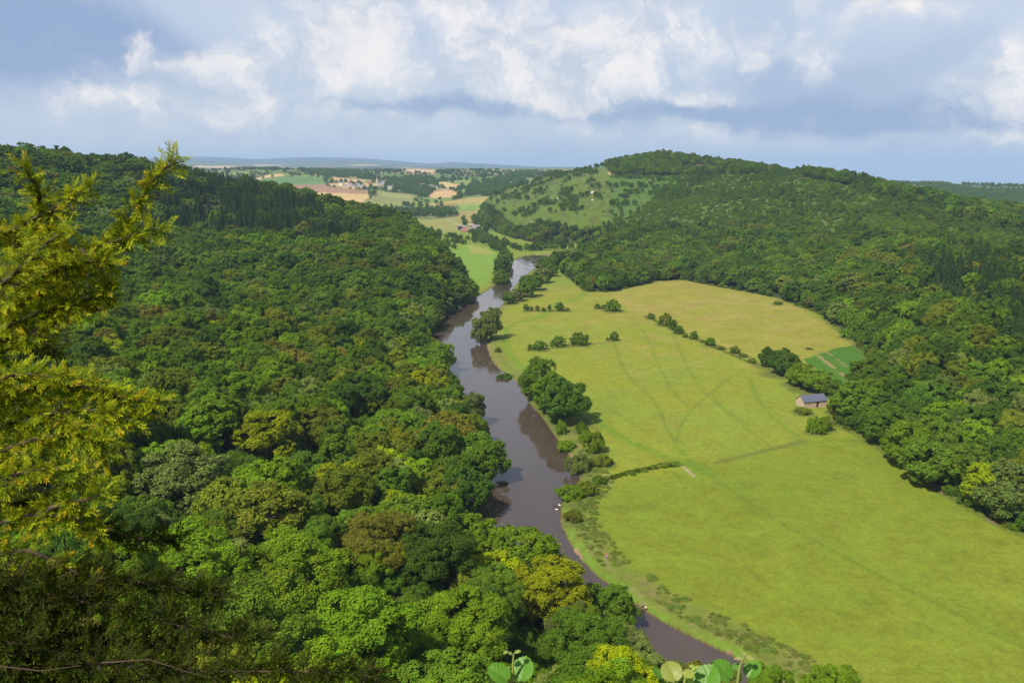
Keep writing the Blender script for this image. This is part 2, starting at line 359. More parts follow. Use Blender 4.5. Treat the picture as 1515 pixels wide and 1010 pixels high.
# trees and bushes standing on the valley floor: px, py of the foot, width px, height px, colour, kind, label
FL = [
 (711, 506, 30, 46, 'greyish green', 'tree', 'pale willow leaning over the river, left of the riverside pair'), (727, 503, 32, 52, 'greyish green', 'tree', 'pale willow at the meadow edge of the riverside pair'), (722, 484, 26, 28, 'mid green', 'tree', 'green tree behind the two riverside willows'),
 (752, 450, 20, 20, 'mid green', 'tree', 'lowest tree of the row beside the upper river'), (766, 446, 20, 22, 'greyish green', 'tree', 'second lowest tree of the row beside the upper river'), (779, 440, 28, 34, 'mid green', 'tree', 'biggest tree of the row beside the upper river'),
 (792, 430, 24, 28, 'mid green', 'tree', 'tree behind the biggest of the row beside the upper river'), (804, 419, 24, 24, 'greyish green', 'tree', 'greyish tree near the top of the upper river row'), (815, 409, 20, 18, 'mid green', 'tree', 'topmost tree of the row beside the upper river'), (800, 400, 20, 14, 'greyish green', 'tree', 'small tree where the river bends out of sight'),
 (741, 419, 24, 26, 'mid green', 'tree', 'nearest tree on the left bank of the upper river'), (744, 407, 26, 26, 'dark green', 'tree', 'rounded tree on the left bank of the upper river'), (737, 396, 14, 18, 'mid green', 'tree', 'tree in the small meadow corner by the upper river'), (748, 391, 26, 22, 'mid green', 'tree', 'farthest rounded tree on the left bank of the upper river'),
 (746, 557, 30, 14, 'dark green', 'shrub', 'low dark bush hanging over the river bend'), (737, 521, 12, 8, 'olive green', 'shrub', 'small bush on the riverbank below the willows'), (770, 562, 10, 7, 'olive green', 'shrub', 'small bush on the bank beside the low dark bush'),
 (797, 592, 56, 64, 'mid green', 'tree', 'tall tree with bare limbs over the river, in the midstream clump'), (816, 612, 54, 62, 'bright green', 'tree', 'middle tree of the clump beside the river'), (836, 630, 72, 72, 'dark green', 'tree', 'big dark rounded tree of the clump beside the river'), (806, 604, 26, 26, 'mid green', 'tree', 'small tree tucked under the riverside clump'),
 (831, 642, 18, 20, 'bright green', 'shrub', 'bright bush just below the dark rounded tree'), (838, 664, 30, 18, 'bright green', 'shrub', 'low light green bush on the riverbank'), (856, 698, 38, 34, 'greyish green', 'shrub', 'round grey-green willow bush at the water'), (862, 642, 22, 18, 'mid green', 'shrub', 'dark bush nearest the field behind the bank'),
 (868, 655, 24, 18, 'bright green', 'shrub', 'light bush in front of the dark bush on the bank'), (880, 671, 34, 34, 'bright green', 'shrub', 'dense round bush beside the riverside field'), (893, 690, 32, 18, 'olive green', 'shrub', 'loose low bush above the hedge end'), (872, 690, 20, 14, 'olive green', 'shrub', 'low bush between the willow bush and the hedge'),
 (845, 738, 44, 22, 'bright green', 'shrub', 'sprawling bush reaching out over the water'), (868, 733, 36, 20, 'olive green', 'shrub', 'olive bush behind the sprawling one on the bank'), (888, 716, 24, 13, 'mid green', 'shrub', 'low rounded hedge piece by the bank path'),
 (915, 893, 30, 44, 'mid green', 'tree', 'small slender tree on the bank above the walkers'), (848, 772, 30, 16, 'olive green', 'shrub', 'scrubby bush beside the two swans'),
 (784, 517, 7, 9, 'olive green', 'shrub', 'tiny bush at the left end of the three round bushes'), (798, 518, 26, 14, 'mid green', 'shrub', 'left one of the three round field bushes'), (826, 513, 25, 16, 'mid green', 'shrub', 'middle one of the three round field bushes'), (858, 511, 30, 20, 'mid green', 'shrub', 'right and largest of the three round field bushes'),
 (909, 504, 15, 13, 'mid green', 'shrub', 'small round bush alone right of the three field bushes'), (899, 504, 5, 6, 'olive green', 'shrub', 'tiny bush beside the lone round bush'),
 (778, 460, 9, 11, 'mid green', 'tree', 'leftmost of the thin young trees in the upper field'), (786, 460, 6, 8, 'greyish green', 'tree', 'second from the left of the thin young trees'), (795, 460, 7, 9, 'greyish green', 'tree', 'third from the left of the thin young trees'), (804, 461, 7, 7, 'mid green', 'tree', 'short fourth of the thin young trees'), (813, 460, 6, 10, 'mid green', 'tree', 'narrow fifth of the thin young trees'), (828, 460, 14, 14, 'mid green', 'tree', 'largest of the thin young trees, near their right end'), (839, 460, 9, 6, 'mid green', 'shrub', 'low bush at the right end of the thin young trees'),
 (884, 457, 10, 8, 'mid green', 'shrub', 'small bush left of the big field bush under the wood'), (893, 457, 10, 7, 'olive green', 'shrub', 'low bush touching the big field bush under the wood'), (907, 461, 26, 19, 'mid green', 'shrub', 'big rounded bush in the field under the far wood'),
 (964, 472, 13, 9, 'mid green', 'shrub', 'first bush at the upper end of the slanting hedge line'), (985, 482, 22, 18, 'olive green', 'shrub', 'large bush near the upper end of the slanting hedge line'), (997, 488, 13, 15, 'mid green', 'shrub', 'bush beside the large one in the slanting hedge line'), (1005, 494, 17, 12, 'mid green', 'shrub', 'third rounded bush of the slanting hedge line'), (1014, 499, 9, 7, 'olive green', 'shrub', 'small olive bush of the slanting hedge line'),
 (1027, 502, 13, 12, 'mid green', 'shrub', 'middle bush of the slanting hedge line'), (1040, 506, 10, 4, 'olive green', 'shrub', 'very low bush of the slanting hedge line'), (1052, 512, 18, 14, 'mid green', 'shrub', 'dark round bush past the middle of the slanting hedge line'), (1067, 517, 14, 6, 'olive green', 'shrub', 'flat bush right of the dark round one'), (1088, 523, 16, 11, 'mid green', 'shrub', 'broken bush near the lower end of the slanting hedge line'), (1100, 528, 16, 6, 'olive green', 'shrub', 'low scrub at the lower end of the slanting hedge line'), (1114, 537, 14, 8, 'olive green', 'shrub', 'scrub just above the paired dark trees'),
 (1139, 544, 28, 30, 'dark green', 'tree', 'greyish dark tree left of the pair above the barn'), (1164, 557, 44, 40, 'dark green', 'tree', 'big dark round tree of the pair above the barn'), (1188, 572, 40, 34, 'bright green', 'tree', 'bright green tree between the dark tree and the barn'), (1210, 581, 50, 34, 'bright green', 'tree', 'wide bright green tree directly behind the barn'), (1235, 588, 30, 26, 'mid green', 'tree', 'mid green tree at the corner of the crop strip'),
 (1190, 613, 24, 11, 'olive green', 'shrub', 'olive bush in front of the barn wall'), (1208, 642, 26, 24, 'bright green', 'shrub', 'bright bush below the barn, nearer the field'), (1222, 638, 24, 20, 'bright green', 'shrub', 'bright bush below the barn, nearer the wood'), (1238, 613, 22, 18, 'olive green', 'tree', 'olive tree at the right corner of the barn'),
 (1152, 451, 14, 7, 'olive green', 'shrub', 'small bush near the top of the upper field'), (1198, 517, 10, 3, 'dark green', 'shrub', 'low dark bush at the top corner of the crop strip'), (1255, 500, 20, 14, 'bright green', 'shrub', 'bright bush at the wood corner above the crop strip'),
]
# land cover, as albedo
X = GX.ravel(); Y = GY.ravel(); Z = GZ.ravel(); PXf = PXg.ravel(); PYf = PYg.ravel()
col = np.zeros((X.size, 3)); col[:] = (.045, .062, .018)
sdF = sdist(X, Y, FLOOR); sdR = sdist(X, Y, RIVER)
def paint(mask, c, a=1.):
    global col
    mk = np.clip(mask.astype(float), 0, 1)[:, None]*a; col = col*(1-mk)+np.array(c)*mk
def pline(pts, z=0.): return smooth_poly([gp(*p, z) for p in pts], 2)
nz1 = vnoise(X, Y, 60, 21); nz2 = vnoise(X, Y, 14, 22); nz3 = vnoise(X, Y, 5, 23); nz4 = vnoise(X, Y, 220, 24)
floor_m = (sdF < 2)*(Y < 2300)
# the big pasture
HL = [gp(*p) for p in [(820, 745), (858, 722), (900, 711), (1010, 690), (1100, 672), (1200, 650), (1262, 640), (1700, 640), (3500, 1500), (2500, 1600), (700, 1600), (700, 800)]]
lower = sm(-sdist(X, Y, HL)+10*(nz2-.5), -5, 9)
paint(floor_m, (.19, .22, .020))
m2 = floor_m*sm(nz1+.35*nz2, .55, .95); paint(m2, (.17, .225, .025), .9)
m3 = floor_m*sm(nz2*.6+nz4*.6, .55, .85)*(1-lower); paint(m3, (.25, .22, .045), .75)
paint(floor_m*lower, (.145, .195, .016), .85)
paint(floor_m*lower*sm(nz1*.7+nz2*.4, .5, .85), (.185, .215, .019), .7); paint(floor_m*lower*sm(nz3*.5+nz2*.6, .6, .8), (.110, .160, .014), .5); paint(floor_m*lower*sm(nz4, .5, .8), (.17, .19, .02), .4)
upf = [gp(*p) for p in [(865, 432), (900, 440), (930, 458), (975, 470), (1110, 530), (1190, 530), (1290, 510), (1243, 492), (1150, 440), (1010, 410), (905, 428)]]
mu = inside(X, Y, upf)*floor_m; paint(mu, (.24, .225, .036), .6); paint(mu*sm(nz2+.3*nz1, .6, .95), (.28, .235, .06), .6)
far_pad = floor_m*sm(Y, 760, 900); paint(far_pad*(X < 120), (.14, .215, .028), .6)
# crop field
crop = [gp(*p) for p in [(1188, 532), (1238, 514), (1284, 508), (1290, 530), (1275, 560), (1252, 582), (1235, 570), (1212, 548)]]
cr = inside(X, Y, crop)
d0 = np.array(gp(1255, 578))-np.array(gp(1200, 533)); d0 /= np.linalg.norm(d0); nn = np.array([-d0[1], d0[0]])
st = (X*nn[0]+Y*nn[1]); row = .5+.5*np.sin(st*2*math.pi/4.5)
paint(cr, (.048, .135, .012)); paint(cr*(row**2), (.08, .17, .018), .55)
s0 = st-(np.array(gp(1235, 545))@nn)
paint(cr*np.exp(-((s0)/1.4)**2)*(nz3 > .45), (.33, .22, .10), .8); paint(cr*np.exp(-((s0-9)/1.2)**2)*(nz3 > .5), (.3, .21, .10), .7)
# trodden green lines and the margins
def track(pts, wid, c, a=.6, z=0.):
    d = near_dist(X, Y, pline(pts, z), reach=12.); wv = wid*(.75+.5*nz2); paint(floor_m*np.exp(-(d/wv)**2), c, a)
G1 = (.105, .195, .014); G2 = (.115, .175, .018)
track([(800, 470), (752, 480), (745, 500), (752, 525), (775, 545), (830, 575), (870, 610), (920, 650), (1000, 682), (1050, 700)], 3.0, G1, .75)
track([(1050, 700), (1130, 760), (1260, 830), (1400, 900), (1515, 960)], 1.0, (.09, .15, .013), .5)
track([(1050, 694), (1134, 752), (1264, 822), (1404, 890), (1515, 948)], 2.2, (.13, .20, .018), .5)
track([(870, 430), (850, 445), (820, 450), (800, 470)], 5, G1, .6)
track([(880, 445), (930, 465), (960, 500), (975, 545), (1000, 585), (1030, 615)], .8, G2, .6)
track([(905, 500), (925, 555), (968, 590), (985, 630), (1000, 655)], .9, G2, .75)
track([(1000, 655), (1010, 620), (1040, 590), (1080, 560), (1100, 545)], .9, G2, .7)
track([(990, 480), (1010, 530), (1035, 575), (1065, 600), (1110, 630)], .8, G2, .6)
track([(1110, 560), (1120, 590), (1145, 620), (1180, 645)], 1.1, G1, .75)
track([(1000, 660), (1030, 690)], 1.6, G1, .7); track([(1075, 560), (1050, 580), (1075, 610), (1140, 660)], .7, G2, .6)
track([(900, 560), (985, 545), (1060, 530)], .7, (.3, .29, .08), .6)
track([(745, 530), (850, 520), (960, 500), (1000, 480)], 1.4, G2, .35); track([(880, 590), (960, 640)], 1., G2, .5)
track([(760, 480), (850, 478), (930, 472)], 1.0, (.32, .29, .08), .5)
for k in range(26):
    x0 = random.uniform(800, 1180); y0 = random.uniform(470, 660); p = [(x0, y0)]
    for j in range(4): p.append((p[-1][0]+random.uniform(5, 35), p[-1][1]+random.uniform(-14, 22)))
    track(p, .5, G2, .38)
for k in range(9):
    x0 = random.uniform(900, 1400); y0 = random.uniform(700, 930); p = [(x0, y0)]
    for j in range(4): p.append((p[-1][0]+random.uniform(20, 60), p[-1][1]+random.uniform(5, 40)))
    track(p, .6, G1, .3)
track([(1010, 690), (1018, 696), (1026, 704)], .8, (.30, .25, .15), .85)
track([(898, 700), (901, 708), (903, 718)], .5, (.30, .25, .15), .85)
track([(845, 785), (842, 800), (848, 815)], .7, (.35, .24, .15), .9)
track([(897, 822), (898, 832), (899, 842)], .6, (.4, .27, .17), .9)
track([(934, 870), (945, 878), (952, 890)], 1.0, (.40, .25, .17), .95)
track([(1160, 985), (1190, 990), (1230, 1000)], .6, (.4, .27, .17), .8)
# rough bank beside the river, right side
rb = (sdR > 0)*(sdR < 60)*floor_m*(X > np.interp(Y, RB[::-1, 1], RB[::-1, 0])-3)
rw = np.interp(Y, [150, 330, 420, 700, 900], [15, 9, 12, 8, 10])
paint(rb*(1-sm(sdR, rw*.7, rw*1.15)), (.125, .155, .03), .75); paint(rb*(1-sm(sdR, rw*.7, rw*1.1))*sm(nz3, .5, .75), (.19, .16, .06), .55)
paint(rb*(1-sm(sdR, 2.6, 4.5))*(sdR > .6)*(Y < 300)*sm(nz2, .3, .5), (.105, .20, .018), .75)
paint((sdR < .9)*(Z < 8)*(Y < 1600), (.10, .062, .042)); paint((sdR < 1.7)*(sdR > .3)*(nz2*.6+nz3*.4 > .58)*(Z < 8)*(Y < 1600), (.24, .15, .10), .8)
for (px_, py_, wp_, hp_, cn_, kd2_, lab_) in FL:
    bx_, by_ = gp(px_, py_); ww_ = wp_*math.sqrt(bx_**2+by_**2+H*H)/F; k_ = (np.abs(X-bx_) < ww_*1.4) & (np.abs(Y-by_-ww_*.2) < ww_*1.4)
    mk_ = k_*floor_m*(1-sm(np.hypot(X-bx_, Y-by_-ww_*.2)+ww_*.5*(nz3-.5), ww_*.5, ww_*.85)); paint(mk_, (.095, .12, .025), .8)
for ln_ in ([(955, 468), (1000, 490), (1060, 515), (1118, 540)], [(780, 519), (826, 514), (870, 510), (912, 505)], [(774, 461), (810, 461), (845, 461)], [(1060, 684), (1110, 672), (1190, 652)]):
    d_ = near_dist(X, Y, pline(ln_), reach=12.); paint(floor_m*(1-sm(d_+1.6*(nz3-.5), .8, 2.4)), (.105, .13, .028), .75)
# foot of the right-hand wood, bare earth in places
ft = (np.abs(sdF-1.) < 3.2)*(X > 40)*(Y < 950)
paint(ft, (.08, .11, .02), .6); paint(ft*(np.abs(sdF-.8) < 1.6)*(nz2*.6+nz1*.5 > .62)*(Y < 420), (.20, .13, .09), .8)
# open hillside on the right hill
def pzone(pts): return inside(PXf, PYf, np.array(pts, float))
hill = (sdF > 4)*(Y > 30)
open_z = pzone([(712, 300), (735, 285), (800, 256), (893, 234), (903, 262), (990, 268), (960, 300), (905, 335), (865, 345), (800, 330), (770, 345), (742, 330)])*hill*(Y > 900)*(Y < 2200)
scrub_z = pzone([(900, 262), (1040, 257), (1190, 258), (1515, 345), (1560, 380), (1400, 370), (1250, 360), (1080, 345), (960, 345), (880, 345), (905, 320)])*hill*(Y > 700)*(Y < 2000)
paint(open_z, (.088, .135, .018)); paint(open_z*sm(nz2*.6+nz3*.5, .55, .75), (.035, .06, .014), .75); paint(open_z*sm(nz2, .5, .75), (.085, .085, .03), .6); paint(open_z*sm(nz1, .5, .75), (.095, .15, .025), .6); paint(open_z*sm(PYf, 275, 250)*(PXf > 700), (.10, .14, .04), .5)
paint(scrub_z, (.065, .125, .02)); paint(scrub_z*sm(nz2+.4*nz3, .8, 1.), (.11, .11, .04), .5)
paint(pzone([(1012, 242), (1030, 243), (1050, 246), (1078, 249), (1078, 255), (1040, 253), (1010, 252)])*hill*(Y > 900)*(Y < 2200), (.46, .38, .2))
paint(pzone([(878, 236), (900, 232), (902, 244), (884, 242)])*hill*(Y > 900)*(Y < 2200), (.25, .23, .1))
# farmland beyond
farm = ((Y > 1560)*(~(open_z.astype(bool)))*(sdF > -1e9)) | (np.hypot(X, Y) > 2300)
seeds = []
rs = np.random.default_rng(5)
for Y0, Y1, n, stp in ((1500, 4200, 900, 1), (4200, 9000, 1500, 1), (9000, 30000, 2200, 1)):
    yy = rs.uniform(Y0, Y1, n); xx = rs.uniform(-1, 1, n)*yy*.95; seeds += list(zip(xx, yy))
seeds = np.array(seeds); kd = kdtree.KDTree(len(seeds))
for i, s_ in enumerate(seeds): kd.insert((s_[0], s_[1]*.7, 0), i)
kd.balance()
pal = [(.14, .20, .045), (.18, .22, .05), (.10, .17, .035), (.42, .31, .13), (.34, .24, .12), (.025, .045, .018), (.16, .19, .06), (.05, .075, .025), (.22, .22, .07), (.03, .055, .02)]
wood_ids = (5, 9, 7)
pk = rs.choice(len(pal), len(seeds), p=[.15, .15, .1, .12, .05, .08, .14, .07, .11, .03])
idx = np.nonzero(farm.astype(bool) & (Y > 0) & (np.abs(X) < Y*1.0))[0]
def cellof(x, y):
    r = kd.find_n((x, y*.7, 0), 2); return r[0][1], r[1][2]-r[0][2]
near_cell = np.zeros(X.size, int)-1; edge_d = np.zeros(X.size)
for i in idx: near_cell[i], edge_d[i] = cellof(X[i], Y[i])
palA = np.array(pal); col[idx] = palA[pk[near_cell[idx]]]
dist_far = (near_cell >= 0) & (Y > 6500)
col[dist_far] = col[dist_far]*.45+np.array((.02, .035, .015))*.55
dist_tan = dist_far & np.isin(pk[np.clip(near_cell, 0, None)], (3,)) & (Y < 14000); col[dist_tan] = (.36, .27, .13)
dist_r = (near_cell >= 0) & (Y > 14000); col[dist_r] = col[dist_r]*.35+np.array((.02, .03, .02))*.65
hed = (near_cell >= 0)*(edge_d < 14); paint(hed, (.035, .06, .02), .85)
other = farm.astype(bool) & (near_cell < 0); col[other] = (.08, .12, .03)
FIELDS = [  # the fields one can tell apart, (pixel outline), albedo
 ([(405, 282), (412, 273), (480, 273), (490, 277), (545, 282), (548, 287), (480, 285)], (.30, .185, .105)),
 ([(430, 285), (480, 285), (545, 287), (548, 292), (530, 303), (505, 303), (470, 294)], (.50, .36, .15)),
 ([(376, 264), (395, 259), (420, 257), (420, 260), (380, 266)], (.50, .37, .16)), ([(380, 266), (420, 261), (470, 262), (480, 269), (440, 272), (400, 275)], (.10, .19, .06)),
 ([(420, 272), (480, 269), (482, 273), (415, 274)], (.12, .22, .06)),
 ([(490, 262), (540, 266), (543, 270), (490, 267)], (.45, .31, .15)),
 ([(535, 300), (560, 288), (620, 290), (612, 298), (580, 303), (540, 305)], (.20, .21, .075)),
 ([(560, 288), (570, 284), (610, 288), (608, 294), (575, 291)], (.24, .25, .08)),
 ([(641, 270), (655, 269), (678, 273), (675, 281), (655, 276)], (.50, .37, .16)), ([(633, 290), (645, 283), (668, 281), (680, 287), (672, 292), (640, 293)], (.48, .34, .15)),
 ([(678, 282), (700, 278), (702, 283), (684, 288)], (.14, .24, .05)),
 ([(628, 303), (650, 299), (700, 292), (724, 290), (724, 294), (690, 299), (640, 305)], (.33, .27, .09)), ([(640, 306), (690, 300), (724, 295), (724, 301), (680, 306), (650, 309)], (.17, .25, .055)), ([(650, 311), (690, 306), (724, 302), (720, 311), (670, 313)], (.15, .25, .05)),
 ([(560, 315), (620, 326), (680, 320), (712, 312), (712, 322), (690, 332), (700, 340), (640, 345), (560, 334), (522, 320), (524, 314)], (.24, .245, .065)),
 ([(668, 313), (712, 311), (709, 322), (690, 330), (680, 324)], (.29, .24, .08)),
 ([(558, 336), (600, 340), (640, 350), (655, 362), (668, 375), (640, 370), (600, 350)], (.27, .23, .08)),
 ([(600, 350), (640, 366), (655, 378), (600, 365), (575, 350)], (.12, .26, .04)),
 ([(660, 372), (700, 362), (735, 372), (730, 400), (720, 418), (705, 428), (690, 405)], (.15, .26, .035)),
 ([(690, 362), (720, 368), (732, 376), (700, 376)], (.24, .26, .06)),
 ([(600, 250), (622, 250), (650, 253), (640, 256), (600, 255)], (.50, .36, .2)), ([(290, 245), (355, 247), (350, 249), (285, 248)], (.5, .38, .22)), ([(735, 253), (780, 251), (775, 254)], (.5, .38, .2)),
 ([(1470, 286), (1512, 292), (1515, 300), (1480, 296)], (.17, .25, .07)), ([(1380, 271), (1460, 276), (1450, 281), (1385, 277)], (.12, .16, .05)), ([(1490, 305), (1515, 306), (1515, 311), (1495, 311)], (.2, .26, .08))]
vis = (Y > 700)*(sdR > 1.5)
FMASK = np.zeros(X.size, bool)
for poly, c in FIELDS:
    p = np.array(poly, float)
    mm = inside(PXf, PYf, p)*vis*((sdF < 0) | farm); paint(mm, c, .92); FMASK |= mm.astype(bool)
track([(660, 325), (676, 331), (688, 336)], 2.2, (.4, .36, .25), .8)
track([(610, 350), (640, 362), (660, 378)], 3, (.42, .28, .17), .7)
ff = np.arange(nR*nA).reshape(nR, nA)
q0 = ff[:-1]; q1 = ff[1:]; nx = lambda a: np.roll(a, -1, axis=1)
quads = np.stack([q0, nx(q0), nx(q1), q1], -1).reshape(-1, 4)
cx = X[quads].mean(1); cy = Y[quads].mean(1); csF = sdF[quads].mean(1); cr_ = np.hypot(cx, cy)
cls = np.zeros(len(quads), int)
cls[(csF < 1.5) & (cy < 2000)] = 1
cls[(cls == 1) & cr[quads].any(1)] = 2
cls[(cls == 0) & (((cy > 1900)) | (cr_ > 2300))] = 3
cls[(cls == 3) & (cr_ > 7500)] = 4
names = ['wooded_hills', 'meadow', 'crop_field', 'farmland', 'distant_hills']
V = np.c_[X, Y, Z]
for k, nme in enumerate(names):
    q = quads[cls == k][:, ::-1]
    u, inv = np.unique(q, return_inverse=True); inv = inv.reshape(q.shape)
    vv = V[u]; cc = col[u]
    if k == 0:   # close the small hole under the camera with a cap
        pass
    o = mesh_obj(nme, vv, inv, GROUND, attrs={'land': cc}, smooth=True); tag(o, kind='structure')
    if k == 0:
        c0 = len(me_v) if False else None
cap = mesh_obj('rock_ledge', np.vstack([V[:nA], [[0, 0, zground(np.array([0.]), np.array([0.]))[0]]]]), np.array([(i, (i+1) % nA, nA) for i in range(nA)])[:, ::-1], GROUND, attrs={'land': np.full((nA+1, 3), .06)}); tag(cap, kind='structure')
# river surface
Nr = 140
def resamp(P, n):
    s_ = np.r_[0, np.cumsum(np.hypot(*np.diff(P, axis=0).T))]; u = np.linspace(0, s_[-1], n); return np.c_[np.interp(u, s_, P[:, 0]), np.interp(u, s_, P[:, 1])]
ra, la = resamp(RB, Nr), resamp(LB, Nr)
cen = (ra+la)/2; ra = ra+(ra-cen)/np.linalg.norm(ra-cen, axis=1)[:, None]*2.2; la = la+(la-cen)/np.linalg.norm(la-cen, axis=1)[:, None]*2.2
rvV = np.vstack([np.c_[ra, np.full(Nr, WZ)], np.c_[la, np.full(Nr, WZ)]])
rq = np.array([(i, i+1, Nr+i+1, Nr+i) for i in range(Nr-1)])
river = mesh_obj('river', rvV, rq, WATER); tag(river, kind='structure')

print('land', time.perf_counter()-T0)
def b_haze(t, o):
    v = t.n('ShaderNodeVolumePrincipled', i={'Density': 6.0e-5, 'Color': (.42, .59, .88, 1), 'Anisotropy': .0}); t.l(v.outputs[0], o.inputs['Volume'])
HZ = mat('haze', b_haze)
def box(name, a, b, m):
    V_ = [(x, y, z) for x in (a[0], b[0]) for y in (a[1], b[1]) for z in (a[2], b[2])]
    return mesh_obj(name, V_, [(0, 1, 3, 2), (4, 6, 7, 5), (0, 4, 5, 1), (2, 3, 7, 6), (0, 2, 6, 4), (1, 5, 7, 3)], m)
tag(box('haze', (-31000, -31000, float(Z.min())-1.), (31000, 31000, float(Z.max())+25), HZ), 'pale blue summer haze lying over the whole valley', 'haze', kind='stuff')
# ------------------------------------------------------------------ foliage prototypes
def frames(N):
    a = np.where(np.abs(N[:, 2:3]) < .9, np.array([[0, 0, 1.]]), np.array([[1., 0, 0]]))
    T = np.cross(N, a); T /= np.linalg.norm(T, axis=1)[:, None]; B = np.cross(N, T); return T, B
def leaf_mesh(P, N, size, r, asp=.62, var=None):
    n = len(P); T, B = frames(N); a = r.uniform(0, 2*math.pi, n)[:, None]
    U = T*np.cos(a)+B*np.sin(a); W = -T*np.sin(a)+B*np.cos(a)
    s = (size*r.uniform(.65, 1.35, n))[:, None]
    bend = N*s*.18
    V = np.stack([P-U*s*.5-bend, P+W*s*.5*asp, P+U*s*.5-bend, P-W*s*.5*asp], 1).reshape(-1, 3)
    Fq = np.arange(4*n).reshape(n, 4)
    if var is None: var = r.uniform(0, 1, (n, 3))
    return V, Fq, np.repeat(var, 4, axis=0)
def unit(v): return v/np.maximum(np.linalg.norm(v, axis=1), 1e-9)[:, None]
def crown_arrays(seed, Rr, zc, Hh, nl, nleaf, leaf, lobe=(.2, .36), spread=1., flat=.35, sub=26):
    """crown: lobes on a dome, smaller clumps on each lobe, leaves on the clumps"""
    r = np.random.default_rng(seed)
    i = np.arange(nl)+.5; ph = i*2.399963; zz = 1-(1+flat)*i/nl
    D = np.c_[np.cos(ph)*np.sqrt(np.clip(1-zz**2, 0, 1)), np.sin(ph)*np.sqrt(np.clip(1-zz**2, 0, 1)), zz]+r.normal(0, .13, (nl, 3)); D = unit(D)
    rad_ = r.uniform(.5, .98, nl)*spread
    lc = D*rad_[:, None]*np.array([Rr, Rr, Hh])*.86; lc[:, :2] += r.normal(0, .05*Rr, (nl, 2)); lr = r.uniform(*lobe, nl)*Rr
    ns = nl*sub; li = np.repeat(np.arange(nl), sub)
    d = unit(r.normal(size=(ns, 3))+D[li]*.9+np.array([0, 0, .45]))
    sc_ = lc[li]+d*lr[li][:, None]*r.uniform(.75, 1.02, ns)[:, None]; sr = lr[li]*r.uniform(.22, .42, ns)
    svar = r.uniform(0, 1, ns)
    n = nleaf; si = r.choice(ns, n, p=(sr**2)/(sr**2).sum())
    dd = unit(r.normal(size=(n, 3))+d[si]*.8+np.array([0, 0, .35]))
    P = sc_[si]+dd*sr[si][:, None]*r.uniform(.6, 1.2, n)[:, None]+r.normal(0, .035*Rr, (n, 3))*(r.uniform(0, 1, n) < .25)[:, None]
    Nn = unit(dd*1.2+d[si]*.5+r.normal(0, .55, (n, 3)))
    keep = np.ones(n, bool)
    for k in range(nl):
        q = np.linalg.norm(P-lc[k], axis=1) < lr[k]*.66; keep &= ~(q & (li[si] != k))
    P = P[keep]; Nn = Nn[keep]; si = si[keep]
    var = np.c_[r.uniform(0, 1, len(P))*.55+svar[si]*.45, r.uniform(0, 1, len(P)), svar[si]]
    P = P+np.array([0, 0, zc])
    return leaf_mesh(P, Nn, leaf, r, var=var)
def blob_core(Rr, zc, Hh, k=.62):
    """dark inner twigs: a coarse crumpled shell of leaves well inside"""
    pass
def tube(pts, r0, r1, seg=7, V=None, Fc=None):
    pts = [Vector(p) for p in pts]; V = [] if V is None else V; Fc = [] if Fc is None else Fc; b = len(V); n = len(pts)
    for i, p in enumerate(pts):
        d = (pts[min(i+1, n-1)]-pts[max(i-1, 0)]).normalized(); a = Vector((0, 0, 1)) if abs(d.z) < .9 else Vector((1, 0, 0))
        u = d.cross(a).normalized(); v = d.cross(u); rr = r0+(r1-r0)*i/(n-1)
        for k in range(seg):
            t_ = 2*math.pi*k/seg; V.append(tuple(p+(u*math.cos(t_)+v*math.sin(t_))*rr))
    for i in range(n-1):
        for k in range(seg): Fc.append((b+i*seg+k, b+i*seg+(k+1) % seg, b+(i+1)*seg+(k+1) % seg, b+(i+1)*seg+k))
    return V, Fc
def trunk_mesh(name, seed, ht, Rr, r0=.3, limbs=7):
    r = random.Random(seed); V, Fc = [], []
    p = [(0, 0, -1.2), (0, 0, ht*.15), (r.uniform(-.2, .2), r.uniform(-.2, .2), ht*.35), (r.uniform(-.4, .4), r.uniform(-.4, .4), ht*.6), (r.uniform(-.5, .5), r.uniform(-.5, .5), ht*.88)]
    tube(p, r0*1.25, .05, 8, V, Fc)
    for k in range(limbs):
        a = 6.283*k/limbs+r.uniform(-.4, .4); z0 = ht*r.uniform(.28, .55); L = Rr*r.uniform(.7, .95)
        tube([(0, 0, z0), (math.cos(a)*L*.4, math.sin(a)*L*.4, z0+ht*.1), (math.cos(a)*L*.75, math.sin(a)*L*.75, z0+ht*.24), (math.cos(a)*L, math.sin(a)*L, z0+ht*.3)], r0*.42, .03, 5, V, Fc)
    o = mesh_obj(name, V, Fc, BARK, link=False, smooth=True); return o.data
def mk_crown(name, arrs):
    V, Fq, var = arrs; o = mesh_obj(name, V, Fq, LEAF, attrs={'leafvar': var}, link=False); return o.data
def conifer_arrays(seed, Rr, Ht, n, leaf):
    r = np.random.default_rng(seed)
    nb = 110; tt = np.sort(r.uniform(.06, 1, nb)); a = np.arange(nb)*2.4+r.normal(0, .3, nb); L = Rr*(1-tt)**.8*r.uniform(.75, 1.1, nb)+.15
    bi = r.choice(nb, n, p=L/L.sum()); u = r.uniform(.1, 1, n)**.7
    rr = L[bi]*u; sidew = r.normal(0, .16, n)*L[bi]*(1.15-u)+r.normal(0, .05, n)
    z = Ht*tt[bi]-rr*.38+.12*rr**1.3*.4-np.abs(r.normal(0, .12, n))
    P = np.c_[np.cos(a[bi])*rr-np.sin(a[bi])*sidew, np.sin(a[bi])*rr+np.cos(a[bi])*sidew, z]
    Nn = unit(np.c_[np.cos(a[bi])*.55, np.sin(a[bi])*.55, np.ones(n)]+r.normal(0, .4, (n, 3)))
    var = np.c_[r.uniform(0, 1, n)*.6+.4*r.uniform(0, 1, nb)[bi], r.uniform(0, 1, n), u]
    return leaf_mesh(P, Nn, leaf, r, asp=.45, var=var)
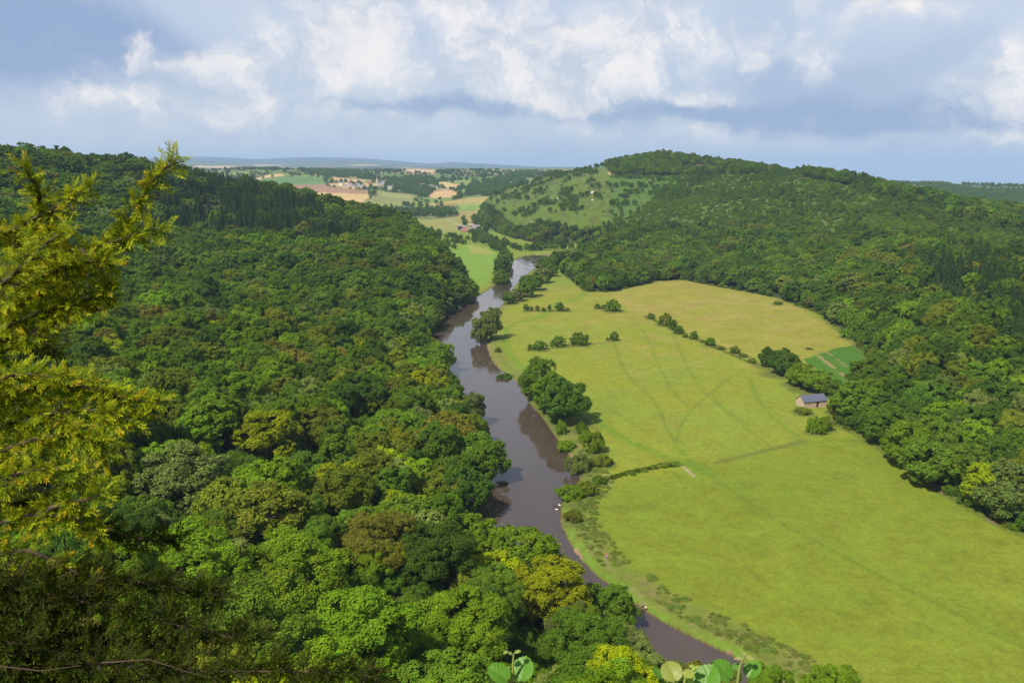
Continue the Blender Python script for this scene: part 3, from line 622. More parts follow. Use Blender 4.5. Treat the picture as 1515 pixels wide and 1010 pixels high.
NV = 6
SPEC = [(5.3, 7.0, 5.4, 44, (.17, .32)), (5.7, 6.6, 4.9, 60, (.13, .26)), (4.9, 7.4, 6.0, 34, (.19, .36)), (5.5, 6.8, 5.4, 70, (.11, .24)), (5.9, 6.5, 4.7, 46, (.15, .32)), (4.6, 7.6, 6.4, 52, (.14, .3))]
CR = {}; TRK = []
for v, (Rr, zc, Hh, nl, lb) in enumerate(SPEC):
    CR['hero', v] = mk_crown('tree_crown', crown_arrays(100+v, Rr, zc, Hh, nl, 64000, .25, lb, sub=30, flat=.7))
    CR['near', v] = mk_crown('tree_crown', crown_arrays(100+v, Rr, zc, Hh, nl, 20000, .42, lb, sub=22, flat=.7))
    CR['mid', v] = mk_crown('tree_crown', crown_arrays(100+v, Rr, zc, Hh, nl, 5400, .76, lb, sub=12, flat=.7))
    CR['far', v] = mk_crown('tree_crown', crown_arrays(100+v, Rr, zc, Hh, nl, 1250, 1.4, lb, sub=5, flat=.7))
    TRK.append(trunk_mesh('tree_trunk', v, 10.5, Rr))
LOW = {}
for v, (Rr, zc, Hh, nl, lb) in enumerate([(5.3, 5.6, 5.6, 36, (.2, .34)), (5.2, 6.0, 6.0, 30, (.22, .36)), (5.5, 5.4, 5.4, 44, (.16, .3))]):
    for ln, nq, lf, sb in (('hero', 60000, .27, 34), ('near', 20000, .44, 26), ('mid', 5500, .78, 16), ('far', 1300, 1.4, 6)):
        LOW[ln, v] = mk_crown('tree_crown', crown_arrays(500+v, Rr, zc, Hh, nl, nq, lf, lb, sub=sb, flat=.82))
CON = {}; 
for v in range(3):
    CON['near', v] = mk_crown('conifer_crown', conifer_arrays(40+v, 2.9+.3*v, 17, 9000, .55)); CON['mid', v] = mk_crown('conifer_crown', conifer_arrays(40+v, 2.9+.3*v, 17, 3200, .9))
CTRK = trunk_mesh('conifer_trunk', 77, 15, .1, .24, 0)
SH = {}; SHSTEM = []
for v in range(4):
    ar = crown_arrays(200+v, 2.0, .9, 1.25, 30, 14000, .15, (.16, .34), flat=.6, sub=22, spread=1.08); SH['near', v] = mk_crown('shrub_foliage', ar)
    SH['far', v] = mk_crown('shrub_foliage', crown_arrays(200+v, 2.0, .9, 1.25, 30, 1300, .45, (.16, .34), flat=.6, sub=6, spread=1.08))
    SHSTEM.append(trunk_mesh('shrub_stem', 300+v, 1.6, 1.5, .07, 8))

if 0: pass
for a_ in (0, 100, 200, 300, 400, 500, 600, 650, 700, 760, 850, 970, 1100, 1200, 1300, 1400, 1514):
    yy = np.geomspace(60, 24000, 900); xx = yy*(a_-757.5)/F/cp; zz_ = zground(xx, yy); fm = np.where((sdist(xx, yy, FLOOR) > 3) & (yy < 1990), 11.5, 0)
    p_ = proj(xx, yy, zz_+fm); k_ = int(np.argmin(p_[1])); print('skyline', a_, round(float(p_[1][k_]), 1), 'at', round(float(yy[k_])), end=' | ')
print('protos', time.perf_counter()-T0)
# tints, albedo
MID = (.104, .182, .013); DARK = (.070, .130, .013); BRIGHT = (.145, .240, .010); YEL = (.235, .285, .005); OLIVE = (.150, .185, .014); RUST = (.195, .185, .020); PALE = (.155, .20, .042); CONI = (.066, .122, .028)
CN = {'mid green': MID, 'dark green': DARK, 'bright green': BRIGHT, 'yellow-green': YEL, 'olive green': OLIVE, 'rusty': RUST, 'greyish green': PALE}
plants = []     # kind, x, y, z, sx, sz, rot, tint, colour name, label, category, force
def jit(c, a=.18):
    k = random.uniform(1-a, 1+a); return tuple(max(0, v*k*random.uniform(.94, 1.06)) for v in c)
def add(kind, x, y, s, sz=None, cn='mid green', tint=None, label=None, cat=None, z=None, force=False, group=None):
    plants.append(dict(kind=kind, x=float(x), y=float(y), z=z, s=s, sz=s if sz is None else sz, cn=cn, tint=tint or jit(CN[cn]), label=label, cat=cat, force=force, v=random.randrange(6), rot=random.uniform(0, 6.28), group=group))
# notable trees of the wood, by where their crown centre shows: px, py, crown radius in px, colour, label
NOTP = []
NOT_ = [
 (820, 900, 112, 'yellow-green', 'large golden green tree leaning over the river in the lower middle'), (775, 845, 62, 'bright green', 'light green tree top just behind the golden green tree'),
 (900, 905, 42, 'mid green', 'mid green tree right of the golden green tree at the water'), (922, 968, 42, 'greyish green', 'grey-green willow at the riverbank near the bottom edge'), (870, 975, 60, 'mid green', 'mid green tree below the golden green tree at the bottom edge'),
 (1062, 1012, 32, 'greyish green', 'twiggy grey bush top below the end of the river'), (1140, 1016, 34, 'bright green', 'light green bush top on the bottom edge right of the hazel leaves'), (1235, 1022, 40, 'bright green', 'green bush top on the bottom edge farthest right'), (1000, 1012, 32, 'greyish green', 'twiggy grey-green tree top against the lowest bend of the river'), (400, 655, 46, 'yellow-green', 'yellow-green tree standing out in the middle of the left wood'), (395, 775, 62, 'olive green', 'wide rounded olive tree in the left wood'),
 (655, 655, 48, 'rusty', 'rusty tree above the river below the rounded slope'), (555, 810, 55, 'rusty', 'brownish tree leaning left of a dark green tree in the lower wood'), (635, 835, 70, 'dark green', 'dense dark green tree right of the brownish tree'),
 (500, 735, 45, 'yellow-green', 'narrow yellow-green tree in the middle of the lower wood'), (590, 760, 36, 'yellow-green', 'small bright yellow-green tree above the brownish tree'), (550, 715, 44, 'olive green', 'olive tree beside the narrow yellow-green one'),
 (260, 870, 85, 'bright green', 'bright green maple with big leaves near the lower left'), (430, 880, 90, 'bright green', 'spreading bright green tree in the lower wood'), (350, 975, 90, 'mid green', 'feathery green ash tree on the bottom edge'),
 (530, 980, 90, 'bright green', 'bright feathery ash tree on the bottom edge'), (680, 950, 75, 'bright green', 'light green tree at the bottom edge left of the dark hollow'), (700, 800, 40, 'bright green', 'green tree top touching the river above the golden green tree'),
 (690, 730, 40, 'dark green', 'dark green tree on the riverbank where the wood juts into the river'), (720, 690, 36, 'mid green', 'mid green tree overhanging the river at the widest reflection'), (475, 640, 40, 'olive green', 'olive green tree right of the lone yellow-green one'),
 (270, 720, 60, 'greyish green', 'pale willow-like tree in the left wood'), (190, 640, 55, 'mid green', 'mid green tree beside the yew branches'), (320, 640, 55, 'bright green', 'broad light green tree left of the lone yellow-green one'), (540, 590, 40, 'dark green', 'dark green tree in the hollow of the left wood'),
 (230, 480, 28, 'rusty', 'small brownish tree above the hollow on the left'), (375, 505, 20, 'yellow-green', 'small yellowish tree at the foot of the far left slope'), (620, 580, 30, 'yellow-green', 'yellow-green tree on the slope above the river'), (660, 600, 26, 'mid green', 'mid green tree at the river edge under the yellow-green one'),
 (410, 560, 34, 'bright green', 'light green tree top in the middle of the left wood'), (300, 540, 34, 'olive green', 'olive tree on the slope beyond the pale willow-like tree'),
 (1465, 722, 34, 'yellow-green', 'bright lime yellow tree at the edge of the right wood'), (1500, 735, 45, 'greyish green', 'grey willow at the right edge beside the lime yellow tree'), (1380, 690, 40, 'mid green', 'tree with green lobed crown at the field edge'), (1425, 565, 30, 'olive green', 'round olive tree in the middle of the right wood'),
 (1345, 660, 36, 'bright green', 'lighter green tree at the foot of the right wood'), (1268, 600, 38, 'mid green', 'mid green tree right of the stone barn'), (1290, 560, 45, 'mid green', 'tall tree behind the barn beside the crop strip'),
 (965, 383, 15, 'bright green', 'light yellow-green tree low on the far hillside'), (495, 385, 26, 'bright green', 'light green tree on the far left slope'), (460, 410, 26, 'mid green', 'broad tree on the far left slope above the hollow'),
]
for (px, py, rp, cn, lab) in NOT_:
    off = 8.
    hit = ray_hit(px, py, off, 60)
    if hit is None: hit = pt(px, py, 300)[:2]
    x, y = hit; zg = float(zground(np.array([x]), np.array([y]))[0]); dist = math.sqrt(x*x+y*y+(H-zg)**2); s = max(.5, min(2.3, rp*dist/F/5.4))
    add('tree', x, y, s, s**.6, cn, tint=(.235, .262, .006) if 'golden green tree leaning' in lab else None, label=lab, force=True); NOTP.append(plants[-1]); plants[-1]['low'] = x > 60
nota = np.array([(p['x'], p['y'], p['s']*5) for p in plants])
for (px, py, wp, hp, cn, kd_, lab) in FL:
    x, y = gp(px, py); d = math.sqrt(x*x+y*y+H*H); wm = wp*d/F; hm = hp*d/F*1.02
    y += wm*.25
    if kd_ == 'tree': add('tree', x, y, wm/10.6, max(hm-wm*.1, hm*.85)/11.4, cn, label=lab, force=True); plants[-1]['low'] = True
    else: add('shrub', x, y, wm/4.6, max(hm-wm*.12, hm*.75)/2.25, cn, label=lab, force=True)
FLA = np.array([(p['x'], p['y']) for p in plants[len(nota):]])
# the woods
def wood(spacing, x0, x1, y0, y1, seed):
    r = np.random.default_rng(seed); gx, gy = np.meshgrid(np.arange(x0, x1, spacing), np.arange(y0, y1, spacing*.9))
    gx = gx+(np.arange(gx.shape[0]) % 2)[:, None]*spacing*.5
    gx = (gx+r.uniform(-.42, .42, gx.shape)*spacing).ravel(); gy = (gy+r.uniform(-.42, .42, gy.shape)*spacing).ravel(); return gx, gy
wx, wy = wood(8.9, -700, 1000, 36, 2000, 3)
m_ = np.abs(wx) < wy*.72+60; wx, wy = wx[m_], wy[m_]
VISW = np.array([(645, 500), (668, 545), (695, 575), (720, 610), (740, 650), (750, 690), (732, 715), (718, 750), (725, 790), (738, 822), (780, 815), (830, 828), (862, 858), (905, 882), (950, 905), (978, 930), (976, 966), (1060, 982), (1110, 998), (1090, 977), (950, 904), (868, 842), (826, 772), (842, 730), (858, 712), (800, 615), (768, 570), (720, 520), (728, 468), (680, 470)], float)
f_ = sdist(wx, wy, FLOOR); rv_ = sdist(wx, wy, RIVER); wz = zground(wx, wy)
ppx, ppy, _ = proj(wx, wy, wz); cpx, cpy, _ = proj(wx, wy, wz+8)
ok = (f_ > 1.5) & (rv_ > 1.5) & (ppx > -260) & (ppx < 1780) & (wy < 1990)
ok &= ~((np.hypot(wx, wy) < 62))
ok &= ~((wx > 40) & (wy < 130) & (f_ < 3))
for dx_, dz_ in ((0, 12.), (4.5, 9.), (4.5, 4.), (-3, 10.)):
    vx, vy, _ = proj(wx+dx_, wy, wz+dz_); ok &= ~(inside(vx, vy, VISW) & (wx < 90))
cdist = np.sqrt(wx**2+wy**2+(H-wz)**2)
for (npx, npy, nrp, _, _), p_ in zip(NOT_, NOTP):
    nd_ = math.sqrt(p_['x']**2+p_['y']**2+(H-30)**2); t0x, t0y, _ = proj(wx, wy, wz+12)
    if nd_ > 380: continue
    ok &= ~((np.hypot((cpx-npx), (t0y-npy)) < nrp*.8) & (cdist < nd_-2) & (cdist > nd_*.6))
ok &= ~((wx < 0) & (wy > 430) & (np.random.default_rng(8).uniform(size=len(wx)) < .22))
for (a, b, c_) in nota: ok &= np.hypot(wx-a, wy-b) > np.minimum(c_*.78, 6.5)
ok &= ~((wx < 60) & (wy < 430) & (np.random.default_rng(4).uniform(size=len(wx)) < .0))
far_plain = (wy > 1560) & (ppx < 705)
ok &= ~far_plain
z_open = inside(ppx, ppy, np.array([(712, 300), (735, 285), (800, 256), (893, 234), (903, 262), (990, 268), (960, 300), (905, 335), (865, 345), (800, 330), (770, 345), (742, 330)], float)) & (wy > 900)
jx_ = 60*(vnoise(wx, wy, 90, 55)-.5); jy_ = 22*(vnoise(wx, wy, 90, 56)-.5)
z_scrub = inside(ppx+jx_, ppy+jy_, np.array([(900, 262), (1040, 257), (1190, 258), (1515, 345), (1560, 380), (1400, 370), (1250, 360), (1080, 345), (960, 345), (880, 345), (905, 320)], float)) & (wy > 700)
tan_ = inside(ppx, ppy, np.array([(1008, 244), (1064, 247), (1064, 254), (1006, 253)], float)) & (wy > 900)
nzA = vnoise(wx, wy, 60, 31); nzB = vnoise(wx, wy, 24, 32); nzC = vnoise(wx, wy, 110, 35)
rr_ = np.random.default_rng(9)
con_zone = inside(cpx+70*(nzB-.5), cpy+50*(nzA-.5), np.array([(215, 262), (300, 258), (420, 285), (540, 330), (560, 350), (480, 352), (400, 350), (330, 340), (260, 345), (210, 370), (200, 320)], float)) & (wy > 600) & (wx < 0)
con2 = inside(cpx, cpy, np.array([(1430, 330), (1600, 340), (1600, 520), (1470, 500), (1400, 470), (1330, 470), (1360, 400)], float)) & (wx > 0) & (nzA > .33)
con3 = inside(cpx, cpy, np.array([(1370, 330), (1440, 330), (1440, 370), (1370, 370)], float)) & (nzB > .5)
con4 = inside(cpx, cpy, np.array([(790, 340), (1080, 330), (1080, 350), (900, 362), (800, 370)], float)) & (nzB > .5) & (wx > 0)
for i in np.nonzero(ok)[0]:
    x, y = wx[i], wy[i]; u = rr_.uniform()
    if z_open[i]:
        if nzB[i] > .58 and u < .75: add('tree', x, y, rr_.uniform(.5, .9), cn='mid green', z=wz[i])
        elif u < .03+.3*(nzB[i] > .53): add('shrub', x, y, rr_.uniform(.4, 1.1), cn='olive green' if u < .05 else 'mid green', z=wz[i])
        continue
    if tan_[i]: continue
    if z_scrub[i]:
        for _ in range(3):
            x2 = x+rr_.uniform(-4, 4); y2 = y+rr_.uniform(-4, 4)
            if nzB[i]*.7+rr_.uniform()*.5 > .50: add('shrub', x2, y2, rr_.uniform(.8, 1.9), cn=['mid green', 'olive green', 'bright green', 'mid green', 'bright green'][int(rr_.integers(5))])
        if nzA[i]+.25*u > .72: add('tree', x, y, rr_.uniform(.45, .75), cn='mid green' if u > .3 else 'dark green', z=wz[i])
        continue
    if wx[i] > 60 and wy[i] > 1150: u2_ = .72
    else: u2_ = 1.
    edge_ = f_[i] < 9
    if f_[i] < 5 and rv_[i] > 8: sc = rr_.uniform(.5, .85)
    else: sc = rr_.choice([rr_.uniform(.8, 1.1), rr_.uniform(1.1, 1.45), rr_.uniform(1.4, 1.85)], p=[.3, .4, .3])
    if (con_zone[i] and u < .93) or (con2[i] and u < .85) or (con3[i] and u < .7) or (con4[i] and u < .35):
        add('conifer', x, y, rr_.uniform(.85, 1.15), rr_.uniform(.7, 1.25), tint=jit(CONI, .35), z=wz[i])
        if con_zone[i] and u < .6: add('conifer', x+rr_.uniform(2.5, 5), y+rr_.uniform(-4, 4), rr_.uniform(.7, 1.), rr_.uniform(.6, 1.1), tint=jit(CONI, .35))
        continue
    sc = sc*u2_*(1.14 if wx[i] < 0 and wy[i] > 430 else 1.)
    near_l = (x < 60) & (y < 460)
    h = rr_.uniform()
    if near_l: sc = rr_.choice([rr_.uniform(.7, 1.), rr_.uniform(1., 1.35), rr_.uniform(1.3, 1.75)])
    if near_l:
        cn = 'bright green' if h < .26 else 'olive green' if h < .44 else 'yellow-green' if h < .50 else 'rusty' if h < .54 else 'greyish green' if h < .61 else 'dark green' if h < .70 else 'mid green'
    else:
        cn = 'dark green' if h < .34 else 'olive green' if h < .47 else 'bright green' if h < .56 else 'greyish green' if h < .61 else 'rusty' if h < .62 else 'mid green'
    c_ = np.array(CN[cn]); c_ = c_*(.85+.45*nzC[i]); 
    add('tree', x, y, sc, (sc*.6+.38)*rr_.uniform(.8, 1.2), cn, tint=jit(tuple(c_), .3), z=wz[i]); plants[-1]['low'] = bool(edge_ or rv_[i] < 9)
# understorey shrubs along the wood foot and left bank
for k in range(0, len(LB)-1):
    a, b = LB[k], LB[k+1]; L = np.hypot(*(b-a)); 
    if a[1] > 720: continue
    for q in range(max(1, int(L/3.2))):
        p = a+(b-a)*random.random(); n_ = np.array([-(b-a)[1], (b-a)[0]]); n_ = n_/max(1e-6, np.linalg.norm(n_))
        for sgn in (1, -1):
            c_ = p+n_*sgn*random.uniform(1.2, 4)
            if sdist(np.array([c_[0]]), np.array([c_[1]]), RIVER)[0] > .6: add('shrub', c_[0], c_[1], random.uniform(.7, 1.5), cn=random.choice(['mid green', 'olive green', 'bright green', 'greyish green']))
FP = np.array([gp(*p) for p in edge_r[3:28]])
for k in range(len(FP)-1):
    a, b = FP[k], FP[k+1]; L = np.hypot(*(b-a))
    for q in range(int(L/3.4)):
        c_ = a+(b-a)*random.random()+np.array([random.uniform(0, 3.), random.uniform(-1, 3)])
        if sdist(np.array([c_[0]]), np.array([c_[1]]), np.array(FLOOR))[0] > 1.2: add('shrub', c_[0], c_[1], random.uniform(.6, 1.4), cn=random.choice(['mid green', 'dark green', 'olive green', 'bright green']))
# rough scrub on the meadow bank of the lower river
for k in range(2600):
    j = random.randrange(len(RB)-1)
    if RB[j][1] > 345: continue
    p = RB[j]+(RB[j+1]-RB[j])*random.random(); off_ = random.uniform(4.5, 14); e_ = RB[j+1]-RB[j]; n_ = np.array([-e_[1], e_[0]])/np.linalg.norm(e_); q_ = p+n_*off_
    if sdist(q_[:1], q_[1:], RIVER)[0] < 3.5: q_ = p-n_*off_
    if vnoise(q_[:1], q_[1:], 9, 41)[0] < .40: continue
    add('shrub', q_[0], q_[1], random.uniform(.2, .55), random.uniform(.08, .24), cn='olive green', tint=jit(random.choice([(.17, .22, .04), (.16, .22, .03), (.20, .22, .05), (.14, .22, .03)])))
# understorey filling the wood under the crowns
ux, uy = wood(6.5, -260, 330, 60, 520, 77); ug = zground(ux, uy); uf = sdist(ux, uy, FLOOR); ur = sdist(ux, uy, RIVER); upx, upy, _ = proj(ux, uy, ug)
for i in np.nonzero((uf > 3) & (ur > 3) & (upx > -150) & (upx < 1650) & ((ux < 70) | (uf < 60)) & (np.hypot(ux, uy) > 66))[0]:
    add('shrub', ux[i], uy[i], rr_.uniform(1.5, 2.3), rr_.uniform(1.4, 2.6), cn='dark green' if rr_.uniform() < .5 else 'mid green'); plants[-1]['under'] = True
# farmland trees: hedgerows between the fields and copses
fx, fy = wood(15, -1500, 2400, 1560, 4600, 12)
m_ = (np.abs(fx) < fy*.72+40); fx, fy = fx[m_], fy[m_]; fz = zground(fx, fy); fpx, fpy, _ = proj(fx, fy, fz)
fsd = sdist(fx, fy, FLOOR)
infield = np.zeros(len(fx), bool)
for poly, c in FIELDS: infield |= inside(fpx, fpy, np.array(poly, float))
WOODS = [[(500, 320), (560, 305), (600, 303), (655, 300), (672, 312), (660, 318), (600, 320), (560, 314)], [(560, 272), (600, 262), (640, 262), (650, 276), (630, 292), (600, 285)], [(480, 262), (440, 250), (380, 252), (430, 246), (520, 252), (560, 262)], [(690, 275), (770, 255), (800, 250), (760, 280), (720, 292), (690, 290)], [(1360, 268), (1515, 290), (1515, 330), (1400, 300)]]
for i in range(len(fx)):
    if (fpx[i] > 700 and fpx[i] < 1340 and fy[i] < 2600) : 
        if not (fy[i] > 1990 and rr_.uniform() < .5): continue
    c0, e0 = cellof(fx[i], fy[i]); inw = any(inside(fpx[i:i+1], fpy[i:i+1], np.array(wp_, float))[0] for wp_ in WOODS)
    u = rr_.uniform()
    if infield[i] and not inw:
        continue
    if fsd[i] < 0 and not inw: continue
    if (pk[c0] in wood_ids and u < (.28 if fy[i] < 3000 else .16)) or (inw and u < .75) or (e0 < 22 and u < (.3 if fy[i] < 3400 else .14)) or u < .015:
        sc = rr_.uniform(.75, 1.3); add('tree', fx[i], fy[i], sc, sc*rr_.uniform(.8, 1.05), 'dark green' if u < .1 else 'mid green', z=fz[i]); plants[-1]['low'] = True
def row(pts, stp, smin, smax, kd_='tree', jitter=3, z0=0., cns=('mid green', 'dark green')):
    P = resamp(smooth_poly([gp(*p, z0) for p in pts], 1), 400); L = np.hypot(*np.diff(P, axis=0).T).sum(); n = max(2, int(L/stp))
    for k in range(n):
        p = P[min(399, int(k*400/n))]; s = random.uniform(smin, smax); add(kd_, p[0]+random.uniform(-jitter, jitter), p[1]+random.uniform(-jitter, jitter), s, s*random.uniform(.8, 1.1), random.choice(cns)); plants[-1]['low'] = True
row([(600, 340), (640, 345), (655, 352), (700, 356), (730, 366), (748, 378)], 11, .6, 1.05, jitter=9)
row([(575, 335), (610, 342), (640, 352), (668, 370)], 16, .5, .9, jitter=8)
row([(655, 362), (668, 358), (690, 362)], 9, .6, .9, jitter=6)
row([(540, 328), (560, 330)], 18, .6, 1.0, jitter=12)
row([(700, 345), (720, 352), (740, 362), (770, 372)], 9, .6, 1.0, jitter=8)
row([(705, 352), (716, 340), (706, 330), (700, 322)], 9, .7, 1.1, jitter=8)
row([(812, 400), (818, 392), (835, 388), (868, 386)], 5, 1.0, 1.45, jitter=3)
row([(800, 392), (812, 391)], 5, .7, .9, jitter=2)
row([(775, 371), (800, 370), (830, 369), (868, 368)], 8, .8, 1.2, jitter=5)
row([(525, 318), (580, 320), (640, 322), (668, 318)], 9, .9, 1.4, jitter=28, cns=('dark green',))
row([(560, 313), (620, 316), (655, 316)], 10, .9, 1.3, jitter=30, cns=('dark green',))
row([(685, 324), (690, 336)], 20, .6, .9)
row([(862, 722), (900, 710), (940, 700), (980, 691), (1004, 690)], 3.2, .35, .62, 'shrub', .7, cns=('olive green', 'mid green', 'bright green'))
for ln_ in ([(955, 468), (1000, 490), (1060, 515), (1118, 540)], [(780, 519), (826, 514), (866, 511)], [(774, 461), (810, 461), (845, 461)]): row(ln_, 2.0, .15, .42, 'shrub', .9, cns=('olive green', 'mid green', 'olive green'))
bx_, by_ = gp(1206, 600)
plants[:] = [p for p in plants if not (math.hypot(p['x']-bx_, p['y']-by_) < 13 and not p['force']) and not (math.hypot(p['x']-bx_, p['y']-by_) < 24 and p['kind'] == 'tree' and not p['force'])]

print('planted', time.perf_counter()-T0)
# ---- resolve: z, apparent size, what is in view
PX_ = np.array([p['x'] for p in plants]); PY_ = np.array([p['y'] for p in plants]); PZ_ = zground(PX_, PY_)
hh_ = np.array([{'tree': 9., 'conifer': 12., 'shrub': 1.2}[p['kind']]*p['sz'] for p in plants])
qx, qy, qd = proj(PX_, PY_, PZ_+hh_)
wm_ = np.array([{'tree': 10.5, 'conifer': 7., 'shrub': 4.2}[p['kind']]*p['s'] for p in plants]); app = wm_*F/np.maximum(qd, 1)
inview = (qx > -10) & (qx < 1525) & (qy < 1020) & (qy > 100)
# occlusion by land and canopy
occ = np.zeros(len(plants), bool); iv = np.nonzero(inview)[0]
canopy_tab = zground(GX, GY)
from math import log
def grid_z(x, y):
    a = np.arctan2(x, y); r_ = np.hypot(x, y); ia = np.clip(np.searchsorted(front, a), 0, len(front)-1); ir = np.clip(np.searchsorted(rad, r_), 0, nR-1); return canopy_tab[ir, ia]
for tt in np.linspace(.12, .985, 46):
    x = PX_[iv]*tt; y = PY_[iv]*tt; z = H+(PZ_[iv]+hh_[iv]*1.25-H)*tt
    g = grid_z(x, y); c_ = np.where((sdist(x, y, FLOOR) > 4) & (np.hypot(x, y) > 62) & ((1-tt)*PY_[iv] > 14), 8.5, 0); occ[iv] |= z < g+c_
for i, p in enumerate(plants):
    p['z'] = float(PZ_[i])-.15; p['px'] = float(qx[i]); p['py'] = float(qy[i]); p['app'] = float(app[i]); p['vis'] = bool(inview[i] and not occ[i]); p['dist'] = float(math.sqrt(PX_[i]**2+PY_[i]**2+(H-PZ_[i])**2))
print('plants', len(plants), 'visible', sum(p['vis'] for p in plants))
indiv = []
for kd_ in ('tree', 'conifer', 'shrub'):
    c_ = [p for p in plants if not p.get('under') and p['kind'] == kd_ and (p['vis'] or p['force'])]; c_.sort(key=lambda p: (not p['force'], -p['app'])); indiv += c_[:300]
iset = set(id(p) for p in indiv)
# names of places in the picture
def place(p):
    px, py, x, y = p['px'], p['py'], p['x'], p['y']
    col_ = ['at the left edge', 'left of the middle', 'in the middle', 'near the river']
    if x < 60 and y < 470 and px < 1100:
        v = 'bottom' if py > 880 else 'lower' if py > 740 else 'central' if py > 610 else 'upper'
        hpos = 'far left' if px < 190 else 'left' if px < 380 else 'centre' if px < 560 else 'river side'
        return 'the %s near wood, %s' % (v, hpos)
    if x < 60:
        if py < 300: return 'the ridge top of the far left wood'
        hpos = 'behind the yew' if px < 260 else 'halfway along' if px < 470 else 'towards the river'
        return 'the %s far left slope, %s' % ('upper' if py < 390 else 'lower', hpos)
    if p['py'] < 400: return 'the far hill, %s' % ('river end' if px < 850 else 'above the field' if px < 1150 else 'right end')
    hpos = 'by the field' if px < 1230 else 'behind the barn' if px < 1330 else 'above the field edge' if px < 1430 else 'right margin'
    return 'the %s right wood, %s' % ('upper' if py < 470 else 'middle' if py < 570 else 'lower', hpos)
ORD = ['leftmost', 'second from left', 'third from left', 'fourth from left', 'fifth from left', 'sixth from left', 'seventh from left', 'eighth from left', 'ninth from left', 'tenth from left']
NUM = {2: 'two', 3: 'three', 4: 'four', 5: 'five', 6: 'six', 7: 'seven', 8: 'eight', 9: 'nine', 10: 'ten', 11: 'eleven', 12: 'twelve'}
from collections import defaultdict
gr = defaultdict(list)
KN = {'tree': 'tree', 'conifer': 'conifer', 'shrub': 'bush'}
for p in indiv:
    if not p['label']: gr[(p['kind'], p['cn'] if p['kind'] != 'conifer' else 'dark spiky', place(p))].append(p)
for (kd_, cn, pl), L in gr.items():
    L.sort(key=lambda p: p['px']); n = len(L)
    for i, p in enumerate(L):
        if n == 1: p['label'] = 'only %s %s in %s' % (cn, KN[kd_], pl)
        elif n <= 12:
            o_ = 'rightmost' if i == n-1 else ORD[min(i, 9)]
            p['label'] = '%s of %s %s %s%s, %s' % (o_, NUM[n], cn, KN[kd_], 'es' if kd_ == 'shrub' else 's', pl)
        else:
            p['label'] = 'one of many %s %s%s in %s' % (cn, KN[kd_], 'es' if kd_ == 'shrub' else 's', pl)
        p['group'] = '%s %s%s in %s' % (cn, KN[kd_], 'es' if kd_ == 'shrub' else 's', pl)
def lod(p):
    a = p['app']
    if p['kind'] == 'tree': k = 'hero' if p['dist'] < 230 else 'near' if p['dist'] < 620 else 'mid' if p['dist'] < 1000 else 'far'; return LOW[k, p['v'] % 3] if p.get('low') else CR[k, p['v']]
    if p['kind'] == 'conifer': return CON['near' if p['dist'] < 650 else 'mid', p['v'] % 3]
    return SH['near' if p['dist'] < 520 else 'far', p['v'] % 4]
TN = {'tree': ('broadleaf_tree', 'tree'), 'conifer': ('conifer_tree', 'tree'), 'shrub': ('bush', 'bush')}
for p in indiv:
    nme, cat = TN[p['kind']]
    o = thing(nme, (p['x'], p['y'], p['z']), p['label'], p['cat'] or cat, p['group'] or {'tree': 'broadleaf trees of the valley', 'conifer': 'conifers', 'shrub': 'bushes of the valley floor'}[p['kind']], p['rot'])
    o.scale = (p['s'], p['s'], p['sz'])
    c = bpy.data.objects.new('crown' if p['kind'] != 'shrub' else 'foliage', lod(p)); C.objects.link(c); c.parent = o; c['tint'] = [float(v) for v in p['tint']]
    td = TRK[p['v']] if p['kind'] == 'tree' else CTRK if p['kind'] == 'conifer' else SHSTEM[p['v'] % 4]
    if p['kind'] != 'shrub' and p['app'] > 9 or p['kind'] == 'shrub' and p['app'] > 12:
        k = bpy.data.objects.new('trunk' if p['kind'] != 'shrub' else 'stem', td); C.objects.link(k); k.parent = o
